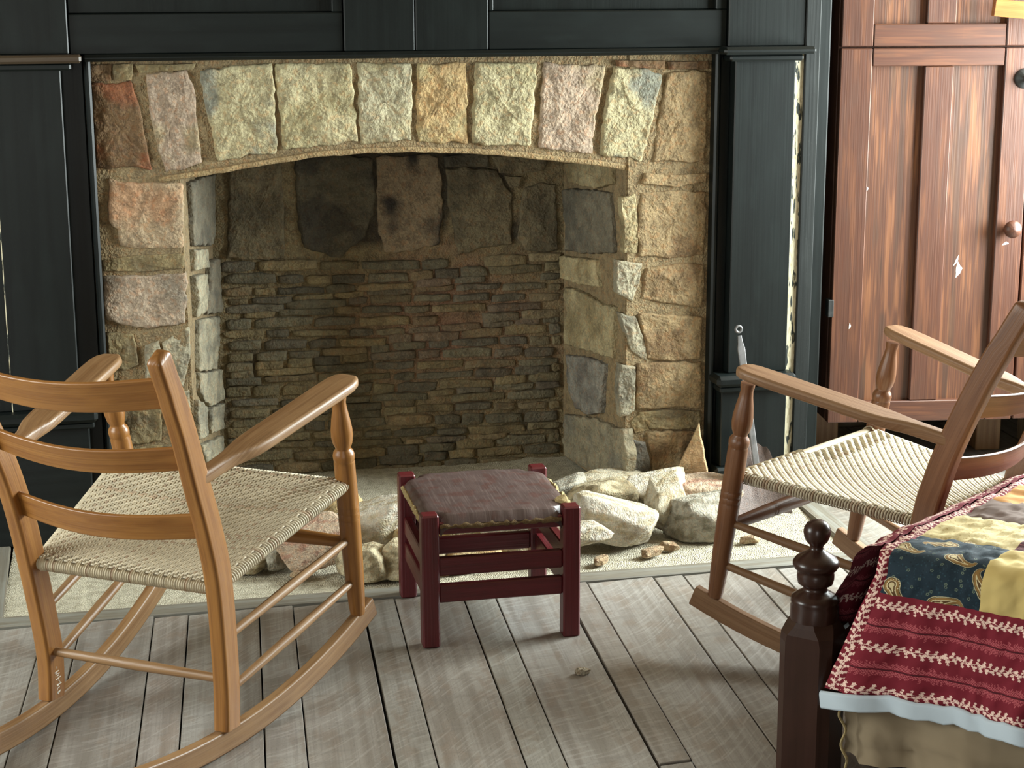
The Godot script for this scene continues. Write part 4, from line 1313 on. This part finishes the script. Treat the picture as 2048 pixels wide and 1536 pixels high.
# ------------------------------------------------------------------ bed
func build_bed() -> void:
	var o := v3(1.30, 0, -3.06)
	var u := v3(0.7071, 0, 0.7071)    # along the bed, away from the post
	var w := v3(0.7071, 0, -0.7071)   # across the bed
	var bs := Basis(u, Vector3.UP, -w)   # own z towards the open side
	var bed := thing("bed", "dark turned low post bed frame at the corner of the quilt", "bed")
	bed.transform = Transform3D(bs, o)
	# octagonal post that ends in a turned finial
	var pg := G.new()
	var oct := func(r: float, ch: float) -> Array:
		var q := []
		for p in [[1, -1], [1, 1], [-1, 1], [-1, -1]]:
			var a := Vector2(r * p[0], r * p[1])
			var n1 := Vector2(a.x, a.y - sign(a.y) * ch) if p[0] * p[1] < 0 else Vector2(a.x - sign(a.x) * ch, a.y)
			var n2 := Vector2(a.x - sign(a.x) * ch, a.y) if p[0] * p[1] < 0 else Vector2(a.x, a.y - sign(a.y) * ch)
			q.append(n2)
			q.append(n1)
		return q
	var secs := []
	var path := []
	for q in [[0.0, 0.055, 0.019], [0.285, 0.055, 0.019], [0.3, 0.055, 0.022], [0.316, 0.05, 0.028], [0.325, 0.046, 0.028]]:
		path.append(v3(0, q[0], 0))
		secs.append(oct.call(q[1], q[2]))
	for k in path.size():
		var ringp := []
		for q in secs[k]:
			ringp.append(path[k] + v3(q.x, 0, q.y))
		secs[k] = ringp
	for k in path.size() - 1:
		for j in 8:
			var a: Vector3 = secs[k][j]
			var b: Vector3 = secs[k][(j + 1) % 8]
			var c2: Vector3 = secs[k + 1][(j + 1) % 8]
			var d: Vector3 = secs[k + 1][j]
			pg.face([a, b, c2, d], (a + b) * v3(1, 0, 1), [Vector2(j * 0.04, a.y), Vector2(j * 0.04 + 0.04, b.y), Vector2(j * 0.04 + 0.04, c2.y), Vector2(j * 0.04, d.y)])
	pg.fan(secs[-1], v3(0, 0.325, 0), Vector3.UP)
	var post := obj("bed_post", pg.mesh(), M.bed, bed)
	var fg := G.new()
	fg.lathe(v3(0, 0, 0), Vector3.UP, [[0.046, 0.322], [0.0475, 0.326], [0.0475, 0.352], [0.045, 0.356], [0.0475, 0.361], [0.046, 0.37], [0.036, 0.377], [0.026, 0.383], [0.023, 0.389], [0.026, 0.393], [0.034, 0.398], [0.0365, 0.408], [0.0365, 0.418], [0.034, 0.424], [0.041, 0.428], [0.0455, 0.436], [0.0455, 0.442], [0.04, 0.45], [0.028, 0.458], [0.015, 0.466], [0.0125, 0.472], [0.015, 0.478], [0.021, 0.484], [0.0255, 0.494], [0.0268, 0.503], [0.0255, 0.512], [0.02, 0.521], [0.012, 0.526], [0.002, 0.528]], 32)
	obj("finial", fg.mesh(), M.bed, post)
	slab("side_rail", v3(0.05, 0.16, -0.04), v3(1.7, 0.28, -0.005), M.bed, bed)
	slab("foot_rail", v3(-0.02, 0.16, -1.05), v3(0.02, 0.28, -0.05), M.bed, bed)
	slab("mattress_board", v3(0.03, 0.255, -1.05), v3(1.7, 0.28, -0.045), M.bed, bed)
	# mattress
	var mt := thing("mattress", "tan ticking mattress hidden beneath the patchwork quilt", "mattress")
	mt.transform = Transform3D(bs, o)
	obj("mattress_body", box_mesh(v3(1.5, 0.165, 0.94), 0.03), M.linen, mt, v3(0.91, 0.366, -0.55))
	# bed skirt hanging below the quilt
	var sk := G.new()
	var rows := []
	for j in 13:
		var row := []
		var t := j / 12.0
		for i in 121:
			var a := 0.075 + 1.8 * i / 120.0
			var y := lerpf(0.25, 0.062 + 0.012 * ns.get_noise_1d(i * 12.0), t)
			var z := 0.004 + 0.016 * t + t * (0.018 * sin(a * 42.0 + 2.0 * sin(a * 9.0)) + 0.012 * ns.get_noise_2d(i * 22.0, j * 16.0)) + (0.006 * sin(t * 26.0 + a * 7.0) * t)
			row.append(v3(a, y, z))
		rows.append(row)
	sk.grid(rows, false, false)
	var skirt := top("bed_skirt", sk.mesh(), M.linen, "wrinkled tan cloth valance hanging below the quilt's white hem", "valance", o, bs)
	# frayed string at the skirt's corner
	var sp := []
	for k in 24:
		var t := k / 23.0
		sp.append(v3(0.075 + 0.02 * t + 0.004 * sin(t * 17.0), 0.19 - 0.15 * t, 0.04 + 0.006 * sin(t * 11.0)))
	var sg := G.new()
	sg.sweep(smooth_path(sp, 2), Vector3.BACK, [ring(0.0028, 6)])
	obj("frayed_string", sg.mesh(), M.stuffing, skirt)
	build_quilt(o, bs)

# the quilt over the mattress: s along the bed from its foot edge, t across from the side edge (t < 0 hangs down)
func quilt_point(s: float, t: float) -> Vector3:
	var h := 0.492 + 0.006 * ns.get_noise_2d(s * 90.0, t * 90.0) + 0.05 * clampf(s - 0.25, 0.0, 1.0) - 0.05 * maxf(t - 0.15, 0.0)
	var puff := 0.006 * ns.get_noise_2d(s * 420.0, t * 420.0 + 50.0) + 0.004 * ns.get_noise_2d(s * 900.0, t * 900.0)
	puff += 0.0065 * ns.get_noise_2d(s * 1500.0, t * 800.0) 
	var p: Vector3
	var r := 0.05
	if t >= 0.0:
		p = v3(0.128 + s + 0.1 * t, h + puff, -r - t + 0.02)
	else:
		var q := -t
		var arc := r * PI * 0.5
		if q < arc:
			var a := q / r
			p = v3(0.128 + s, h - r * (1.0 - cos(a)), -r + 0.02 + r * sin(a))
		else:
			var dr := q - arc
			var fl := 0.1 * dr + dr * (0.06 * sin(s * 24.0 + 0.8) + 0.1 * ns.get_noise_1d(s * 500.0))
			p = v3(0.128 + s, h - r - dr, 0.02 + fl)
			# the cut corner spreads outwards towards the post
			p.x -= 0.34 * dr * clampf(1.0 - s / 0.16, 0.0, 1.0)
		p.z += puff
	return p

func cloth(s0: float, s1: float, t0: float, t1: float, m: Material, called: String, parent: Node, uvflip := false) -> MeshInstance3D:
	var g := G.new()
	var rows := []
	var uvs := []
	var ns_ := maxi(3, int((s1 - s0) / 0.008))
	var nt := maxi(3, int((t1 - t0) / 0.008))
	for j in nt + 1:
		var row := []
		var uv := []
		for i in ns_ + 1:
			var s := lerpf(s0, s1, float(i) / ns_)
			var t := lerpf(t0, t1, float(j) / nt)
			# pieces sink a little into their seams
			var e := minf(minf(s - s0, s1 - s), minf(t - t0, t1 - t))
			var p := quilt_point(s, t)
			p.y -= 0.003 * (1.0 - clampf(e / 0.01, 0.0, 1.0)) if t > -0.03 else 0.0
			p.z -= 0.003 * (1.0 - clampf(e / 0.01, 0.0, 1.0)) if t <= -0.03 else 0.0
			row.append(p)
			uv.append(Vector2(t, s + 0.01) if uvflip else Vector2(s, t + 0.153))
		rows.append(row)
		uvs.append(uv)
	g.grid(rows, false, true, uvs)
	return obj(called, g.mesh(), m, parent)

func build_quilt(o: Vector3, bs: Basis) -> void:
	var q := thing("quilt", "patchwork quilt with paisley, yellow and vine striped red pieces and a pale blue hem", "quilt")
	q.transform = Transform3D(bs, o)
	var hem := -0.315
	var seam := -0.112
	cloth(0.022, 1.55, hem, seam, M.vine, "red_border", q).set_meta("label", "dark red border with cream vine stripes")
	cloth(0.0, 0.022, hem, 0.0, M.vine, "red_border", q, true)
	var fabrics := [["paisley_patch", M.paisley], ["yellow_patch", M.yellow], ["floral_patch", M.floral], ["wine_patch", M.wave], ["brown_patch", M.brown_cloth], ["blue_patch", M.blue_cloth], ["orange_patch", M.orange_cloth]]
	var plan := [[0, 1, 2, 4, 0, 1], [2, 3, 0, 1, 6, 2], [4, 5, 1, 2, 3, 0], [6, 2, 4, 0, 5, 1], [0, 3, 6, 4, 2, 1]]
	var ts := [seam, 0.108, 0.3, 0.46, 0.7, 0.98]
	for r in 5:
		for k in 6:
			var s0 := 0.022 if k == 0 else 0.205 + 0.22 * (k - 1)
			var s1 := minf(0.205 + 0.22 * k, 1.55)
			var f: Array = fabrics[plan[r][k]]
			cloth(s0, s1, ts[r], ts[r + 1], f[1], f[0], q)
	cloth(0.0, 0.022, 0.0, 0.98, M.vine, "red_border", q, true)
	# foot end hanging behind the post
	var g := G.new()
	var rows := []
	var uvs := []
	for j in 25:
		var row := []
		var uv := []
		for i in 61:
			var t := -0.02 + 1.0 * i / 60.0
			var d := j / 24.0 * 0.27
			var top_ := quilt_point(0.0, maxf(t, 0.0))
			var r := 0.06
			var x := top_.x
			var y := top_.y
			if d < r * PI * 0.5:
				x -= r * sin(d / r)
				y -= r * (1.0 - cos(d / r))
			else:
				var e := d - r * PI * 0.5
				x -= r + e * (0.45 + 0.15 * sin(t * 26.0 + 1.0))
				y -= r + e * 0.95
			row.append(v3(x, y + 0.002 * ns.get_noise_2d(i * 20.0, j * 20.0), -0.03 - t))
			uv.append(Vector2(t, d))
		rows.append(row)
		uvs.append(uv)
	g.grid(rows, false, false, uvs)
	obj("foot_panel", g.mesh(), M.vine, q)
	# rolled pale hem
	var path := []
	var secs := []
	for k in 91:
		var s := 0.0 + 1.55 * k / 90.0
		var p := quilt_point(s, hem - 0.012)
		path.append(p + v3(0, 0.006 * ns.get_noise_1d(k * 30.0) - (0.012 * pow(1.0 - k / 4.0, 2.0) if k < 4 else 0.0), 0.002 + 0.004 * ns.get_noise_1d(k * 24.0 + 90.0)))
		secs.append(rrect(0.036 + 0.003 * ns.get_noise_1d(k * 55.0), 0.014, 0.006, 2))
	var hg := G.new()
	hg.sweep(path, Vector3.UP, secs)
	obj("hem_binding", hg.mesh(), M.binding, q).set_meta("label", "pale blue white rolled hem")

# ------------------------------------------------------------------ small things
func build_shovel() -> void:
	var c := thing("fire_shovel", "iron fire shovel with an eyed flat handle leaning on the pilaster with peeling paint", "fire shovel")
	var a := v3(1.793, 0.535, -4.868)
	var b := v3(1.83, 0.165, -4.80)
	var ax := (a - b).normalized()
	var g := G.new()
	g.sweep([b - ax * 0.03, b.lerp(a, 0.3), b.lerp(a, 0.6), b.lerp(a, 0.86), b.lerp(a, 0.9), b.lerp(a, 0.96)], Vector3.RIGHT, [rrect(0.02, 0.008, 0.003), rrect(0.019, 0.008, 0.003), rrect(0.021, 0.007, 0.003), rrect(0.024, 0.006, 0.002), rrect(0.016, 0.006, 0.002), rrect(0.012, 0.006, 0.002)])
	obj("handle", g.mesh(), M.steel, c)
	var tor := TorusMesh.new()
	tor.inner_radius = 0.005
	tor.outer_radius = 0.0135
	tor.rings = 24
	tor.ring_segments = 10
	obj("eye_ring", tor, M.steel, c, a + ax * 0.004, Basis(Vector3.RIGHT, PI * 0.5 - 0.1))
	var bg := G.new()
	var rows := []
	var back := []
	for j in 19:
		var row := []
		var rb := []
		var t := j / 18.0
		for i in 17:
			var q := -1.0 + i / 8.0
			var wv := 0.062 + 0.03 * t
			var y := lerpf(0.2 + 0.012 * ns.get_noise_1d(i * 60.0) - 0.03 * q * q, 0.002, t)
			var z := -4.81 + 0.1 * t - 0.035 * (1.0 - q * q) * (1.0 - 0.4 * t)
			var p := v3(1.818 + 0.01 * t + q * wv, y, z)
			row.append(p)
			rb.append(p - v3(0, 0, 0.003))
		rows.append(row)
		back.append(rb)
	bg.grid(rows, false, false)
	bg.grid(back, false, true)
	obj("blade", bg.mesh(), M.rust, c)

func build_crumbs() -> void:
	var m := rock_mesh(v3(0.028, 0.016, 0.022), 900, c8(196, 190, 172).srgb_to_linear(), c8(150, 140, 120).srgb_to_linear(), 6)
	top("plaster_crumb", m, M.rock, "crumb of pale plaster lying alone on the floor boards", "crumb", v3(0.985, 0.0015 - lowest(m, Basis.IDENTITY), -3.645))

# windows: z from, z to, sill, head
const WR := [-4.95, -3.75, 0.75, 2.0]
const DF := [-1.3, -0.3, 0.0, 2.05]   # unseen doorway behind, added for frontal fill: x from, x to, y from, y to
const WL := [-4.0, -2.6, 0.7, 2.0]

func area(called: String, at: Vector3, towards: Vector3, size: Vector2, energy: float, color: Color) -> void:
	var l := AreaLight3D.new()
	l.name = called
	l.area_size = size
	l.light_energy = energy
	l.light_color = color
	l.area_range = 14.0
	l.area_attenuation = 2.0
	l.shadow_enabled = true
	add_child(l)
	l.look_at_from_position(at, at + towards, Vector3.UP)

func _ready() -> void:
	rng.seed = 20240611
	ns.seed = 11
	ns.frequency = 0.02
	ns.fractal_octaves = 3
	# camera
	var cam := Camera3D.new()
	cam.name = "camera"
	cam.fov = 24.7524
	cam.near = 0.05
	cam.far = 60.0
	add_child(cam)
	cam.transform = Transform3D(Basis(v3(0.97539, -0.00329, 0.22046), v3(0.05231, 0.97480, -0.21686), v3(-0.21419, 0.22306, 0.95098)), v3(0, 1.55, 0))
	cam.current = true
	# sky and exposure
	var env := Environment.new()
	env.background_mode = Environment.BG_SKY
	var sky := Sky.new()
	var sm := ProceduralSkyMaterial.new()
	sm.sky_top_color = Color(0.62, 0.72, 0.85)
	sm.sky_horizon_color = Color(0.86, 0.9, 0.94)
	sm.ground_bottom_color = Color(0.3, 0.33, 0.26)
	sm.ground_horizon_color = Color(0.6, 0.63, 0.58)
	sky.sky_material = sm
	env.sky = sky
	env.background_energy_multiplier = 2.0
	env.tonemap_mode = Environment.TONE_MAPPER_LINEAR
	env.tonemap_exposure = 1.0
	env.sdfgi_enabled = true
	env.ssao_enabled = true
	env.ssil_enabled = true
	var we := WorldEnvironment.new()
	we.name = "world"
	we.environment = env
	add_child(we)
	# daylight in the window openings, then a fill lamp in the added doorway
	area("window_light_right", v3(3.38, (WR[2] + WR[3]) * 0.5, (WR[0] + WR[1]) * 0.5), v3(-1, 0, 0), Vector2(WR[1] - WR[0], WR[3] - WR[2]), 31.0, Color(0.96, 1.0, 0.99))
	area("window_light_left", v3(-2.28, (WL[2] + WL[3]) * 0.5, (WL[0] + WL[1]) * 0.5), v3(1, 0, 0), Vector2(WL[1] - WL[0], WL[3] - WL[2]), 9.0, Color(0.98, 1.0, 0.97))
	area("doorway_fill", v3((DF[0] + DF[1]) * 0.5, (DF[2] + DF[3]) * 0.5, 1.68), v3(0, 0, -1), Vector2(DF[1] - DF[0], DF[3] - DF[2]), 3.4, Color(1.0, 0.99, 0.96))
	make_textures()
	make_materials()
	build_setting()
	build_fireplace()
	build_surround()
	build_cupboard()
	rocking_chair(CHAIR_A, "honey brown slat back rocking chair with an intact woven seat, turned to the hearth", v3(0.0966, 0, -3.7104), 0.6046, false, M.chair, M.chair_worn)
	rocking_chair(CHAIR_B, "brown rocking chair beside the quilted bed with a broken weave at its seat front", v3(1.7174, 0, -3.6847), -0.5983, true, M.chair_dark, M.chair_dark_worn)
	build_stool()
	build_bed()
	build_rocks()
	build_shovel()
	build_crumbs()
